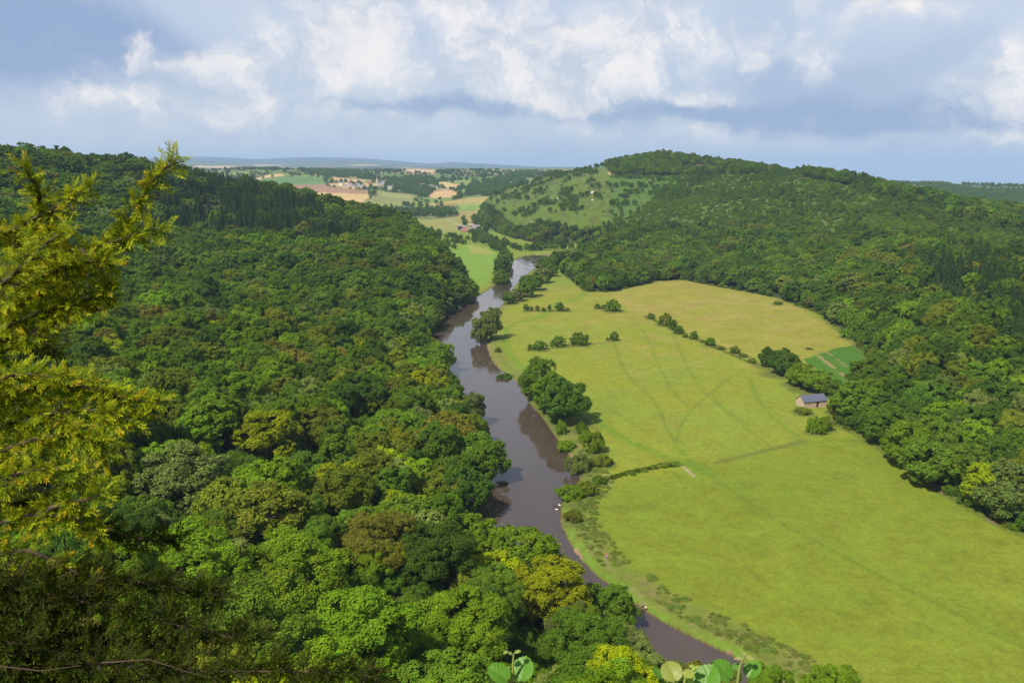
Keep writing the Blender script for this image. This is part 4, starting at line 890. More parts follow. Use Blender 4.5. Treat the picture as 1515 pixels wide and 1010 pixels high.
# the rest: one object per kind
def stuff(name, lst, label, cat, meshes, combine=()):
    coll = bpy.data.collections.new(name+'_source'); idx_of = {}
    for j, me in enumerate(meshes):
        o = bpy.data.objects.new('%s_shape_%03d' % (name, j), me); coll.objects.link(o); idx_of[me.name] = j
    me = bpy.data.meshes.new(name); n = len(lst); me.vertices.add(n)
    me.vertices.foreach_set('co', np.array([(p['x'], p['y'], p['z']) for p in lst], np.float32).ravel())
    a = me.attributes.new('tint', 'FLOAT_VECTOR', 'POINT'); a.data.foreach_set('vector', np.array([p['tint'] for p in lst], np.float32).ravel())
    a = me.attributes.new('isc', 'FLOAT_VECTOR', 'POINT'); a.data.foreach_set('vector', np.array([(p['s'], p['s'], p['sz']) for p in lst], np.float32).ravel())
    a = me.attributes.new('irot', 'FLOAT_VECTOR', 'POINT'); a.data.foreach_set('vector', np.array([(0, 0, p['rot']) for p in lst], np.float32).ravel())
    a = me.attributes.new('idx', 'INT', 'POINT'); a.data.foreach_set('value', np.array([idx_of[lod(p).name] for p in lst], np.int32))
    ob = bpy.data.objects.new(name, me); C.objects.link(ob); tag(ob, label, cat, kind='stuff')
    ng = bpy.data.node_groups.new(name+'_scatter', 'GeometryNodeTree')
    ng.interface.new_socket('Geometry', in_out='INPUT', socket_type='NodeSocketGeometry'); ng.interface.new_socket('Geometry', in_out='OUTPUT', socket_type='NodeSocketGeometry')
    N = ng.nodes; gi = N.new('NodeGroupInput'); go = N.new('NodeGroupOutput'); iop = N.new('GeometryNodeInstanceOnPoints'); ci = N.new('GeometryNodeCollectionInfo')
    ci.inputs['Collection'].default_value = coll; ci.inputs['Separate Children'].default_value = True; ci.inputs['Reset Children'].default_value = True
    def att(nm, ty):
        q = N.new('GeometryNodeInputNamedAttribute'); q.data_type = ty; q.inputs['Name'].default_value = nm; return q.outputs['Attribute']
    Lk = ng.links.new; Lk(gi.outputs[0], iop.inputs['Points']); Lk(ci.outputs[0], iop.inputs['Instance']); iop.inputs['Pick Instance'].default_value = True
    Lk(att('idx', 'INT'), iop.inputs['Instance Index']); Lk(att('isc', 'FLOAT_VECTOR'), iop.inputs['Scale'])
    e2r = N.new('FunctionNodeEulerToRotation'); Lk(att('irot', 'FLOAT_VECTOR'), e2r.inputs[0]); Lk(e2r.outputs[0], iop.inputs['Rotation'])
    Lk(iop.outputs[0], go.inputs[0])
    md = ob.modifiers.new('scatter', 'NODES'); md.node_group = ng
    return ob
rest = [p for p in plants if id(p) not in iset]
stuff('woodland', [p for p in rest if p['kind'] == 'tree'], 'mass of farther broadleaf trees covering both valley sides and the farmland', 'woodland', [CR[k] for k in sorted(CR)]+[LOW[k] for k in sorted(LOW)])
rc = [p for p in rest if p['kind'] == 'conifer']
if rc: stuff('conifer_plantation', rc, 'dark block of farther conifers on the wooded slopes', 'woodland', [CON[k] for k in sorted(CON)])
stuff('hillside_scrub', [p for p in rest if p['kind'] == 'shrub'], 'scrub and bracken bushes covering the far hillside and wood edges', 'scrub', [SH[k] for k in sorted(SH)])
print('done', time.perf_counter()-T0)
#EXTRA
# ------------------------------------------------------------------ hedge, bank scrub
def hedge(pts, w_, h_, cn, label):
    P = resamp(smooth_poly([gp(*p) for p in pts], 1), 200); L = np.hypot(*np.diff(P, axis=0).T).sum(); n = int(L*170)
    r = np.random.default_rng(len(label)); u = r.uniform(0, 199, n); i = u.astype(int); f = u-i; q = P[i]*(1-f)[:, None]+P[np.minimum(i+1, 199)]*f[:, None]
    nn_ = 40; cu = r.uniform(0, 199, nn_); hv = h_*(.72+.5*vnoise(u*L/199, u*0, 2.6, 5, 2))
    a = r.uniform(-.35, math.pi+.35, n); rr2 = r.uniform(.75, 1.05, n); wv = w_*(.8+.4*vnoise(u*L/199, u*0, 3.4, 8, 2))
    Pn = np.c_[q[:, 0]+np.cos(a)*wv*.5*rr2, q[:, 1]+np.cos(a)*wv*.5*rr2*.6, np.maximum(.1, np.sin(a)*hv*rr2)]
    Nn = unit(np.c_[np.cos(a), np.cos(a)*.5, np.sin(a)+.2]+r.normal(0, .5, (n, 3)))
    V, Fq, var = leaf_mesh(Pn-np.array([*P[0], 0]), Nn, .3, r)
    o = mesh_obj('hedge', V, Fq, LEAF, attrs={'leafvar': var}); o.location = (*P[0], -.05); o['tint'] = [float(v) for v in CN[cn]]; tag(o, label, 'hedge', 'hedges across the river meadow')
hedge([(902, 709), (925, 703), (945, 698), (972, 693)], 2.6, 2.0, 'mid green', 'long low hedge running from the bank path into the meadow')
hedge([(974, 692), (990, 690), (1006, 690)], 2.4, 2.4, 'dark green', 'short dark hedge end beside the bare earth gap')
# ------------------------------------------------------------------ buildings
STONE = simple('rubble_stone', (.40, .30, .22), .9, 1.1, .45, bump=.4); SLATE = simple('slate', (.085, .095, .13), .6, .9, .22, .4); REDR = simple('clay_tile', (.26, .12, .10), .8, 2., .3); GREYR = simple('grey_slate', (.19, .175, .18), .7, 2., .25)
WHITEW = simple('white_render', (.62, .60, .55), .8, 3., .1); BRICK = simple('red_brick', (.34, .15, .10), .85, 5., .3); PALES = simple('pale_stone', (.42, .37, .30), .9, 3., .25); DARKIN = simple('dark_interior', (.012, .010, .010), 1.)
GLASS = simple('window_glass', (.03, .035, .04), .1, spec=.6); WOODM = simple('weathered_wood', (.16, .12, .09), .9, 8., .3); TARRED = simple('black_boards', (.03, .03, .035), .8, 3., .2)
def boxes(lst):
    V, Fc = [], []
    for (x0, x1, y0, y1, z0, z1) in lst:
        b = len(V); V += [(x, y, z) for x in (x0, x1) for y in (y0, y1) for z in (z0, z1)]
        Fc += [tuple(b+k for k in f) for f in [(0, 1, 3, 2), (4, 6, 7, 5), (0, 4, 5, 1), (2, 3, 7, 6), (0, 2, 6, 4), (1, 5, 7, 3)]]
    return V, Fc
def gable_fill(V, Fc, x0, x1, W, h, hr):
    b = len(V); V += [(x0, -W/2, h), (x0, W/2, h), (x0, 0, hr), (x1, -W/2, h), (x1, W/2, h), (x1, 0, hr)]
    Fc += [(b, b+1, b+2), (b+3, b+5, b+4), (b, b+3, b+4, b+1), (b, b+2, b+5, b+3), (b+1, b+4, b+5, b+2)]
def roof_mesh(x0, x1, W, h, hr, ov=.35, th=.18):
    V = []; sl = (hr-h)/(W/2)
    for x in (x0, x1):
        for (y, z) in ((-W/2-ov, h-sl*ov), (0, hr), (W/2+ov, h-sl*ov), (W/2+ov, h-sl*ov+th), (0, hr+th*1.3), (-W/2-ov, h-sl*ov+th)): V.append((x, y, z+.01))
    Fc = [(0, 1, 4, 5), (1, 2, 3, 4), (6, 11, 10, 7), (7, 10, 9, 8), (5, 4, 10, 11), (4, 3, 9, 10), (0, 6, 7, 1), (1, 7, 8, 2), (0, 5, 11, 6), (2, 8, 9, 3)]
    return V, Fc
def barn():
    x, y = gp(1189, 604.5); a = R(14.5); L, W, h, hr = 13.5, 6.8, 3.6, 6.0
    t_ = thing('stone_barn', (x, y, 0), 'old stone barn with blue-grey slate roof at the meadow edge below the wood', 'barn', None, a)
    w_ = .5; d0, d1 = 7.3, 8.9; w0, w1 = 3.0, 3.9
    V, Fc = boxes([(0, w0, 0, w_, -.4, h), (w0, w1, 0, w_, -.4, 1.5), (w0, w1, 0, w_, 2.4, h), (w1, d0, 0, w_, -.4, h), (d0, d1, 0, w_, 2.7, h), (d1, L, 0, w_, -.4, h), (0, L, W-w_, W, -.4, h), (0, w_, w_, W-w_, -.4, h), (L-w_, L, w_, W-w_, -.4, h)])
    for (xa, xb) in ((0, w_), (L-w_, L)):
        b = len(V); V += [(xa, 0, h), (xa, W, h), (xa, W/2, hr), (xb, 0, h), (xb, W, h), (xb, W/2, hr)]; Fc += [(b, b+1, b+2), (b+3, b+5, b+4), (b, b+2, b+5, b+3), (b+1, b+4, b+5, b+2)]
    mesh_obj('wall', V, Fc, STONE, t_)
    V, Fc = roof_mesh(-.3, L+.3, W, h, hr); V = [(p[0], p[1]+W/2, p[2]) for p in V]
    # courses of slate as a slightly stepped skin
    b = len(V); n = 16; sl = (hr-h)/(W/2)
    for k in range(n):
        u0, u1 = k/n, (k+1)/n; ya = -.35+u0*(W/2+.35); yb = -.35+u1*(W/2+.35); za = h+sl*ya+.2; zb = h+sl*yb+.2
        b = len(V); V += [(-.32, ya, za+.035), (L+.32, ya, za+.035), (L+.32, yb, zb+.012), (-.32, yb, zb+.012), (-.32, ya, za), (L+.32, ya, za)]; Fc += [(b, b+1, b+2, b+3), (b+4, b+5, b+1, b)]
    mesh_obj('roof', V, Fc, SLATE, t_)
    V, Fc = boxes([(-.3, L+.3, W/2-.13, W/2+.13, hr+.2, hr+.36)]); mesh_obj('ridge_tiles', V, Fc, GREYR, t_)
    V, Fc = boxes([(d0+.12, d0+.75, .22, .28, -.2, 2.6)]); mesh_obj('door', V, Fc, WOODM, t_, )
    V, Fc = boxes([(w0, w1, .2, .26, 1.5, 2.4)]); mesh_obj('shutter', V, Fc, WOODM, t_)
    V, Fc = boxes([(d0-.2, d1+.2, -.03, .1, 2.7, 2.95)]); mesh_obj('lintel', V, Fc, WOODM, t_)
    V, Fc = boxes([(w_+.01, L-w_-.01, W-w_-.6, W-w_-.02, 0, h-.1), (d1+1.2, d1+1.5, w_+.2, W-w_-.7, 0, h-.2)]); mesh_obj('dark_lining', V, Fc, TARRED, t_)  # black lining added inside, stands in for the shaded interior behind the door opening
barn()
def house(x, y, z, a, L, W, h, wm, rm, label, nwin=3, chim=1, cat='house', group=None, name='house'):
    t_ = thing(name, (x, y, z), label, cat, group, a); hr = h+W*.42
    V, Fc = boxes([(-L/2, L/2, -W/2, W/2, -1.5, h)]); gable_fill(V, Fc, -L/2, L/2, W, h+.002, hr); mesh_obj('wall', V, Fc, wm, t_)
    V, Fc = roof_mesh(-L/2-.3, L/2+.3, W, h, hr); rf = mesh_obj('roof', V, Fc, rm, t_)
    for k in range(chim):
        cx_ = (-L/2+.9) if k == 0 else (L/2-.9); V, Fc = boxes([(cx_-.45, cx_+.45, -.4, .4, hr-.6, hr+1.1), (cx_-.2, cx_+.2, -.2, .2, hr+1.1, hr+1.5)]); mesh_obj('chimney', V, Fc, BRICK, rf)
    for k in range(nwin):
        wx_ = -L/2+L*(k+.5)/nwin
        for zz_ in ([1.2, 3.6] if h > 4.5 else [1.2]):
            if k == nwin//2 and zz_ < 2:
                V, Fc = boxes([(wx_-.5, wx_+.5, -W/2-.06, -W/2+.03, -.1, 2.1)]); mesh_obj('door', V, Fc, WOODM, t_); continue
            V, Fc = boxes([(wx_-.6, wx_+.6, -W/2-.04, -W/2+.03, zz_, zz_+1.2)]); wi = mesh_obj('window', V, Fc, WHITEW, t_)
            V, Fc = boxes([(wx_-.5, wx_-.05, -W/2-.06, -W/2, zz_+.1, zz_+1.1), (wx_+.05, wx_+.5, -W/2-.06, -W/2, zz_+.1, zz_+1.1)]); mesh_obj('pane', V, Fc, GLASS, wi)
    return t_
FG = 'farm buildings where the valley track ends'
for (px, py, L, W, h, a, wm, rm, lab) in [
    (688, 343, 15, 6, 3.0, .05, BRICK, REDR, 'long red-roofed farm building in the distance beyond the river'), (685, 339, 13, 8, 4, .1, BRICK, GREYR, 'grey-roofed farm building behind the red-roofed one'), (680.5, 340, 8, 7, 4.2, .2, TARRED, TARRED, 'small black shed at the left end of the distant farm'),
    (699, 343.5, 12, 8, 5.2, -.1, PALES, GREYR, 'grey-roofed stone farmhouse in the middle of the distant farm'), (704, 339.5, 16, 9, 5.2, .08, WHITEW, GREYR, 'pale farmhouse with a long grey roof behind the stone one'), (711, 342, 9, 7, 4.6, .4, WHITEW, GREYR, 'small pale cottage at the right end of the distant farm')]:
    x, y = gp(px, py); house(x, y, 0, a, L, W, h, wm, rm, lab, 3, 1 if 'house' in lab or 'cottage' in lab else 0, 'farmhouse' if 'house' in lab else 'farm building', FG)
def hill_pt(px, py, y0=1500, y1=7000):
    h_ = ray_hit(px, py, 0, y0, y1)
    if h_ is None: h_ = tuple(pt(px, py, 3000)[:2])
    return h_[0], h_[1], float(zground(np.array([h_[0]]), np.array([h_[1]]))[0])
VG = 'houses of the distant village'
vl = [(505, 273, WHITEW, GREYR, 'white village house nearest the left end of the distant village'), (511, 276, PALES, GREYR, 'stone village house below the left end of the village'), (517, 273, WHITEW, REDR, 'white house with a red roof in the left of the village'), (523, 277, PALES, GREYR, 'pale stone house standing alone below the village trees'),
      (530, 275, WHITEW, GREYR, 'white house in the middle of the distant village'), (537, 277, PALES, GREYR, 'stone house at the lower edge of the distant village'), (547, 271, BRICK, REDR, 'red brick house left of the church spire'), (564, 274, WHITEW, GREYR, 'bright white house just right of the church spire'), (567, 271, WHITEW, GREYR, 'white house higher up right of the church spire'), (577, 278, WHITEW, GREYR, 'white house among trees below the church'),
      (626, 275, BRICK, REDR, 'red-roofed house among the trees towards the tan fields'), (643, 279, WHITEW, GREYR, 'long white building beside the tan fields'), (638, 277, PALES, GREYR, 'stone house beside the long white building')]
for i, (px, py, wm, rm, lab) in enumerate(vl):
    x, y, z = hill_pt(px, py+1); k = 1.35 if 'long' in lab else 1.; house(x, y, z, R(-20+13*(i*7 % 5)), 15*k, 9, 6.4, wm, rm, lab, 3, 2, 'house', VG)
for (px, py, lab) in [(606, 312, 'white house showing between dark trees above the wide meadow'), (638, 312, 'small white cottage in the tree belt above the wide meadow'), (744, 273, 'white cottage highest on the wooded slope left of the far hill'), (757, 273, 'white cottage on the slope closest to the far hill'), (727, 283, 'pale cottage low on the slope left of the far hill')]:
    x, y, z = hill_pt(px, py, 1600); house(x, y, z, R(10), 11, 8, 5.8, WHITEW, GREYR, lab, 3, 1, 'cottage', 'cottages on the far slopes')
def church(px, py):
    x, y, z = hill_pt(px, py); t_ = thing('church', (x, y, z), 'stone village church with a tall pale spire on the distant rise', 'church')
    V, Fc = boxes([(3, 26, -5, 5, -2, 8)]); gable_fill(V, Fc, 3, 26, 10, 8.01, 13); mesh_obj('nave', V, Fc, PALES, t_)
    V, Fc = roof_mesh(2.8, 26.3, 10, 8, 13); mesh_obj('roof', V, Fc, GREYR, t_)
    V, Fc = boxes([(-3.4, 3.4, -3.4, 3.4, -2, 17), (-3.7, 3.7, -3.7, 3.7, 17, 17.7)]); tw = mesh_obj('tower', V, Fc, PALES, t_)
    V = [(3.3*math.cos(k*math.pi/4+.39), 3.3*math.sin(k*math.pi/4+.39), 17.7) for k in range(8)]+[(0, 0, 36)]; mesh_obj('spire', V, [(k, (k+1) % 8, 8) for k in range(8)], PALES, t_)
    for k in range(4):
        V, Fc = boxes([(6+k*5, 7.4+k*5, -5.06, -4.95, 2.5, 6)]); mesh_obj('window', V, Fc, GLASS, t_)
church(558, 276)
# pale rocks of the open hillside and the boulder at the river edge
ROCK = simple('pale_rock', (.42, .38, .34), .9, 1.2, .35, bump=.5)
def rock(px, py, sz_, label, z=None, yy=None):
    if z is None:
        h_ = ray_hit(px, py, 0, 700, 2600)
        if h_ is None: return
        x, y = h_; z = float(zground(np.array([x]), np.array([y]))[0])
    else: x, y = gp(px, py, z)
    bm = bmesh.new(); bmesh.ops.create_icosphere(bm, subdivisions=3, radius=sz_)
    r = random.Random(int(px))
    ks = [Vector((r.uniform(-1, 1), r.uniform(-1, 1), r.uniform(-.3, 1))).normalized() for _ in range(9)]; hs_ = [r.uniform(.55, .9)*sz_ for _ in ks]
    for v in bm.verts:
        for k_, h_ in zip(ks, hs_):
            d_ = v.co.dot(k_)
            if d_ > h_: v.co -= k_*(d_-h_)
        v.co.z *= .8
    me = bpy.data.meshes.new('boulder'); bm.to_mesh(me); bm.free(); me.materials.append(ROCK)
    o = bpy.data.objects.new('boulder', me); C.objects.link(o); o.location = (x, y, z+sz_*.15); tag(o, label, 'rock', 'pale rocks')
for (px, py, s_, lab) in [(877, 286, 4, 'tallest pale rock outcrop in the middle of the open hillside'), (877, 297, 2.6, 'pale rock just below the tallest outcrop on the hillside'), (853, 312, 2.6, 'pale rock low on the left of the open hillside'), (825, 295, 3, 'pale rock beside the dark trees on the open hillside'), (848, 293, 2.5, 'small pale rock above the dark trees on the hillside'), (798, 334, 2.4, 'pale rock at the foot of the open hillside'), (786, 330, 2.2, 'leftmost small pale rock near the hillside foot'), (793, 262, 2.6, 'white speck of rock high on the grassy slope')]: rock(px, py, s_, lab)
rock(680, 456, 1.8, 'brown boulder at the water edge beneath the far left wood', z=WZ)
# ------------------------------------------------------------------ swans and people
WHT = simple('white_feathers', (.8, .8, .78), .7); ORG = simple('orange_beak', (.7, .25, .04), .5)
def ell(V, Fc, c, r_, n=10, m=8):
    b = len(V)
    for i in range(m+1):
        th = math.pi*i/m
        for k in range(n): V.append((c[0]+r_[0]*math.sin(th)*math.cos(6.2832*k/n), c[1]+r_[1]*math.sin(th)*math.sin(6.2832*k/n), c[2]+r_[2]*math.cos(th)))
    for i in range(m):
        for k in range(n): Fc.append((b+i*n+k, b+i*n+(k+1) % n, b+(i+1)*n+(k+1) % n, b+(i+1)*n+k))
def skin_mesh(name, edges, m, parent, sub=2):
    """joints with radii joined by edges, grown into one surface"""
    me = bpy.data.meshes.new(name); pts_, eds, rad_ = [], [], []
    for ch in edges:
        for j, (p, r_) in enumerate(ch):
            p = tuple(p)
            if p in pts_: i_ = pts_.index(p)
            else: pts_.append(p); rad_.append(r_); i_ = len(pts_)-1
            if j: eds.append((prev, i_))
            prev = i_
    me.from_pydata(pts_, eds, []); o = bpy.data.objects.new(name, me); C.objects.link(o); o.parent = parent
    bpy.context.view_layer.objects.active = o
    sk_ = o.modifiers.new('skin', 'SKIN'); sk_.use_smooth_shade = True
    for i_, r_ in enumerate(rad_):
        v = me.skin_vertices[0].data[i_]; v.radius = (r_, r_) if not isinstance(r_, tuple) else r_; v.use_root = (i_ == 0)
    sb = o.modifiers.new('sub', 'SUBSURF'); sb.levels = sb.render_levels = sub; me.materials.append(m)
    return o
def swan(px, py, a, label):
    x, y = gp(px, py, WZ); t_ = thing('swan', (x, y, WZ), label, 'swan', 'two white swans on the river', a)
    skin_mesh('body', [[((0, 0, .14), .22), ((-.3, 0, .18), .17), ((-.58, 0, .26), .05)], [((0, 0, .14), .22), ((.28, 0, .2), .13), ((.42, 0, .38), .055), ((.38, 0, .6), .045), ((.45, 0, .78), .05), ((.56, 0, .76), .05)]], WHT, t_)
    V, Fc = [], []; ell(V, Fc, (.66, 0, .735), (.08, .025, .022)); mesh_obj('beak', V, Fc, ORG, t_)
    for s_ in (-1, 1):
        V, Fc = [], []; ell(V, Fc, (-.12, s_*.15, .27), (.38, .09, .15)); mesh_obj('wing', V, Fc, WHT, t_, smooth=True)
swan(827.5, 747.5, R(150), 'upper of two white swans beside the weedy point of the riverbank'); swan(823.5, 754, R(175), 'lower of two white swans, farther out from the riverbank')
SKIN = simple('skin', (.50, .31, .23), .6); HAIR = simple('hair', (.05, .03, .02), .7)
def person(px, py, a, top, legs, label, stride=.16):
    x, y = gp(px, py); t_ = thing('person', (x, y, max(WZ-.3, float(zground(np.array([x]), np.array([y]))[0]))), label, 'person', None, a); top_m = simple('shirt_cloth', top, .85); leg_m = simple('trouser_cloth', legs, .85)
    hp = (0, 0, .93)
    chains = [[(hp, .13), ((0, 0, 1.12), .115), ((0, 0, 1.3), .14), ((0, 0, 1.42), .11), ((0, 0, 1.5), .055), ((0, .01, 1.56), .07), ((0, .015, 1.65), .095), ((0, .005, 1.73), .06)]]
    for s_ in (-1, 1):
        sy = s_*stride
        kn = (s_*.1, sy*.55+.03, .5); an = (s_*.1, sy, .09); chains.append([(hp, .13), ((s_*.09, 0, .86), .095), (kn, .062), (an, .045), ((s_*.11, sy+.13, .045), .04)])
        el_ = (s_*.27, -sy*.4-.03, 1.14); wr = (s_*.29, -sy*.8+.06, .9); pa = (s_*.295, -sy*.9+.09, .83)
        chains.append([((0, 0, 1.42), .11), ((s_*.19, 0, 1.40), .06), (el_, .043), (wr, .028), (pa, .03)])
        for k, (dy, ln) in enumerate([(-.03, .065), (-.01, .078), (.01, .075), (.03, .058)]):
            chains.append([(pa, .03), ((pa[0], pa[1]+dy, pa[2]-ln*.55), .010), ((pa[0]-s_*.01, pa[1]+dy*1.1+.008, pa[2]-ln), .008)])
        chains.append([(wr, .028), ((wr[0]-s_*.02, wr[1]+.045, wr[2]-.03), .011), ((wr[0]-s_*.02, wr[1]+.06, wr[2]-.065), .009)])
    skin_mesh('body', chains, SKIN, t_)
    sh_ = [[((0, 0, .9), .15), ((0, 0, 1.12), .132), ((0, 0, 1.3), .158), ((0, 0, 1.42), .12)]]
    tr_ = [[((0, 0, .96), .148), ((0, 0, .9), .145)]]
    for s_ in (-1, 1):
        sy = s_*stride; sh_.append([((0, 0, 1.42), .12), ((s_*.19, 0, 1.40), .075), ((s_*.27, -sy*.4-.03, 1.14), .056), ((s_*.287, -sy*.75+.045, .93), .042)])
        tr_.append([((0, 0, .9), .145), ((s_*.095, 0, .84), .11), ((s_*.1, sy*.55+.03, .5), .077), ((s_*.1, sy, .1), .062)])
    skin_mesh('shirt', sh_, top_m, t_); skin_mesh('trousers', tr_, leg_m, t_)
    V, Fc = [], []; ell(V, Fc, (0, -.02, 1.69), (.1, .112, .1)); mesh_obj('hair', V, Fc, HAIR, t_, smooth=True)
    V, Fc = [], []; ell(V, Fc, (0, .11, 1.635), (.014, .02, .022), 6, 5); ell(V, Fc, (.095, .01, 1.64), (.014, .02, .03), 6, 5); ell(V, Fc, (-.095, .01, 1.64), (.014, .02, .03), 6, 5); mesh_obj('nose_and_ears', V, Fc, SKIN, t_, smooth=True)
    V, Fc = [], []; [ell(V, Fc, (s_*.033, .094, 1.66), (.014, .01, .009), 6, 5) for s_ in (-1, 1)]; mesh_obj('eyes', V, Fc, HAIR, t_)
    return t_
person(897.5, 826, R(150), (.75, .06, .12), (.05, .15, .45), 'person in a pink-red top and blue trousers at the meadow path')
person(955.5, 897, R(-20), (.70, .62, .52), (.03, .05, .06), 'person in a pale top and dark trousers standing by the lower river')
person(950, 893, R(80), (.05, .16, .50), (.04, .05, .07), 'person in a blue top at the water, left of the pale-topped person')
# ------------------------------------------------------------------ yew at the viewpoint
def b_yew(t, o):
    a = t.n('ShaderNodeAttribute', attribute_type='GEOMETRY', attribute_name='leafvar')
    p = t.n('ShaderNodeBsdfPrincipled', i={'Roughness': .6, 'Specular IOR Level': .08}); t.l(a.outputs['Color'], p.inputs['Base Color'])
    tr = t.n('ShaderNodeBsdfTranslucent'); t.l(a.outputs['Color'], tr.inputs[0]); mx = t.n('ShaderNodeMixShader'); mx.inputs[0].default_value = .3
    t.l(p.outputs[0], mx.inputs[1]); t.l(tr.outputs[0], mx.inputs[2]); t.l(mx.outputs[0], o.inputs[0])
YEW = mat('yew_needles', b_yew); TWIG = simple('yew_bark', (.06, .042, .028), .9, 30., .35)
ry = np.random.default_rng(21)
def sprig(n=26, L=.05):
    P0, D, W_ , tt = [], [], [], []
    for k in range(n):
        u = (k+.5)/n; s_ = 1 if k % 2 else -1; an = R(ry.uniform(38, 62)*(1-.45*u)); ln = .0185*(1-.35*abs(u-.45))*ry.uniform(.85, 1.15)
        d = np.array([math.cos(an), s_*math.sin(an), ry.uniform(-.6, .6)]); P0.append([u*L, 0, 0]); D.append(d/np.linalg.norm(d)*ln); tt.append(u)
    P0, D = np.array(P0), np.array(D); W_ = np.cross(D, [0, 0, 1.]); W_ = W_/np.linalg.norm(W_, axis=1)[:, None]*.00155
    V = np.stack([P0-W_*.4, P0+D*.5-W_, P0+D, P0+D*.5+W_], 1)
    return V, np.array(tt)
SPR = [sprig() for _ in range(4)]
yV, yC = [], []; bV, bF = [], []
def lerp_poly(P, u):
    s_ = np.r_[0, np.cumsum(np.linalg.norm(np.diff(P, axis=0), axis=1))]; q = u*s_[-1]; return np.array([np.interp(q, s_, P[:, k]) for k in range(3)]), s_[-1]
GRN = np.array((.085, .145, .005)); YEL_ = np.array((.34, .37, .008)); ORA = np.array((.50, .28, .015)); SHADE = np.array((.012, .024, .003)); BRN = np.array((.030, .022, .006))
def put_sprig(p, d, up, sc, lit):
    V, tt = SPR[int(ry.integers(4))]; X_ = d/np.linalg.norm(d); Y_ = np.cross(up, X_); Y_ /= max(1e-6, np.linalg.norm(Y_)); Z_ = np.cross(X_, Y_)
    M = np.stack([X_, Y_, Z_]); yV.append((V.reshape(-1, 3)*sc)@M+p)
    u = tt[:, None]; g = np.clip(u*.85+ry.normal(0, .25)+.02, 0, 1); c = GRN*(1-g)+YEL_*g
    if ry.uniform() < .12: c = c*(1-.55*u)+ORA*.55*u
    c = c*ry.uniform(.7, 1.2, (len(tt), 1))
    c = SHADE*(1-lit)+c*lit  # shade is mixed into the needle colour as lit falls
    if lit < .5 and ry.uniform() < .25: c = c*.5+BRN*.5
    yC.append(np.repeat(np.clip(c, 0, 1), 4, axis=0))
def limb(pts, half, dens, lit=1., r0=.012, up=(0, -.5, .85)):
    P = np.array([pt(*p) for p in pts]); P = np.vstack([P[:1], *[((P[i]*.5+P[i+1]*.5)[None]) for i in range(len(P)-1)], P[-1:]]) if len(P) > 3 else P
    _, L = lerp_poly(P, 0.); tube([P[i] for i in range(len(P))], r0, .0022, 5, bV, bF)
    n = int(L*dens*(.46 if lit > .5 else .8)); up = np.array(up)
    for k in range(n):
        u = (k+ry.uniform())/n; p, _ = lerp_poly(P, u); q, _ = lerp_poly(P, min(1, u+.04)); o_, _ = lerp_poly(P, max(0, u-.04)); d = q-o_; d /= max(np.linalg.norm(d), 1e-6)
        sid = np.cross(d, up); sid /= max(np.linalg.norm(sid), 1e-6); s_ = ry.choice([-1, 1]); an = ry.uniform(.35, 1.15)
        l2 = half*1.65e-3*ry.uniform(.25, 1.)*(1-.45*u)
        dd = d*math.cos(an)*.6+(sid*s_*.8+up*ry.normal(.1, .6)+np.array([0, ry.normal(0, .5), -.05]))*math.sin(an)+ry.normal(0, .3, 3)
        for _ in range(2): put_sprig(p+ry.normal(0, .004, 3), d*.5+ry.normal(0, .6, 3), up+ry.normal(0, .5, 3), .95, lit); dd /= np.linalg.norm(dd)
        e = p+dd*l2+np.array([0, 0, -.18*l2]); tube([p, (p+e)/2+np.array([0, 0, .03*l2]), e], .0022, .0009, 4, bV, bF)
        m = max(2, int(l2/.020))
        for j in range(m):
            w_ = (j+.7)/m; b_ = p+(e-p)*w_; s3 = -1 if j % 2 else 1; sd3 = np.cross(dd, up); sd3 /= max(np.linalg.norm(sd3), 1e-6)
            d3 = dd*.5+sd3*s3*ry.uniform(.1, .9)+ry.normal(0, .45, 3); put_sprig(b_, d3, up+ry.normal(0, .35, 3), ry.uniform(.65, 1.15)*(1 if lit > .5 else 1.2), lit)
        put_sprig(e, dd+ry.normal(0, .12, 3), up+ry.normal(0, .3, 3), ry.uniform(.7, 1.1), lit)
    put_sprig(P[-1], P[-1]-P[-2], up, 1., lit)
D_ = 2.7
limb([(-120, 500, 3.0), (60, 442, 2.9), (130, 400, 2.8), (185, 345, 2.75), (207, 300, 2.7), (228, 255, 2.7), (262, 240, 2.7)], 42, 170)
limb([(-60, 470, 2.9), (60, 400, 2.8), (130, 372, 2.7), (185, 350, 2.7), (238, 338, 2.65)], 34, 190)
limb([(-80, 380, 2.8), (0, 352, 2.8), (60, 318, 2.75), (100, 298, 2.7), (134, 274, 2.7)], 42, 190)
limb([(60, 330, 2.8), (62, 295, 2.75), (48, 262, 2.7), (30, 245, 2.7)], 30, 150)
limb([(70, 345, 2.8), (90, 330, 2.7), (80, 360, 2.7), (40, 372, 2.7)], 40, 140)
limb([(-80, 470, 2.7), (20, 425, 2.65), (80, 400, 2.6), (125, 385, 2.6), (160, 388, 2.6)], 60, 220)
limb([(-60, 520, 2.6), (30, 470, 2.6), (90, 452, 2.6), (140, 450, 2.6), (165, 418, 2.6)], 46, 190)
limb([(-60, 560, 2.6), (40, 500, 2.6), (80, 470, 2.6), (110, 440, 2.55)], 60, 190)
limb([(120, 370, 2.7), (150, 400, 2.65), (158, 432, 2.65)], 20, 90); limb([(-20, 430, 2.5), (40, 400, 2.5), (50, 370, 2.5), (95, 345, 2.5)], 55, 160)
limb([(100, 440, 2.6), (140, 460, 2.6), (165, 425, 2.6)], 26, 120)
limb([(-90, 620, 2.5), (20, 570, 2.5), (90, 570, 2.45), (150, 572, 2.45), (195, 600, 2.45), (236, 590, 2.45)], 46, 210)
limb([(-90, 660, 2.5), (20, 620, 2.45), (90, 610, 2.4), (160, 600, 2.4), (200, 628, 2.4)], 62, 220)
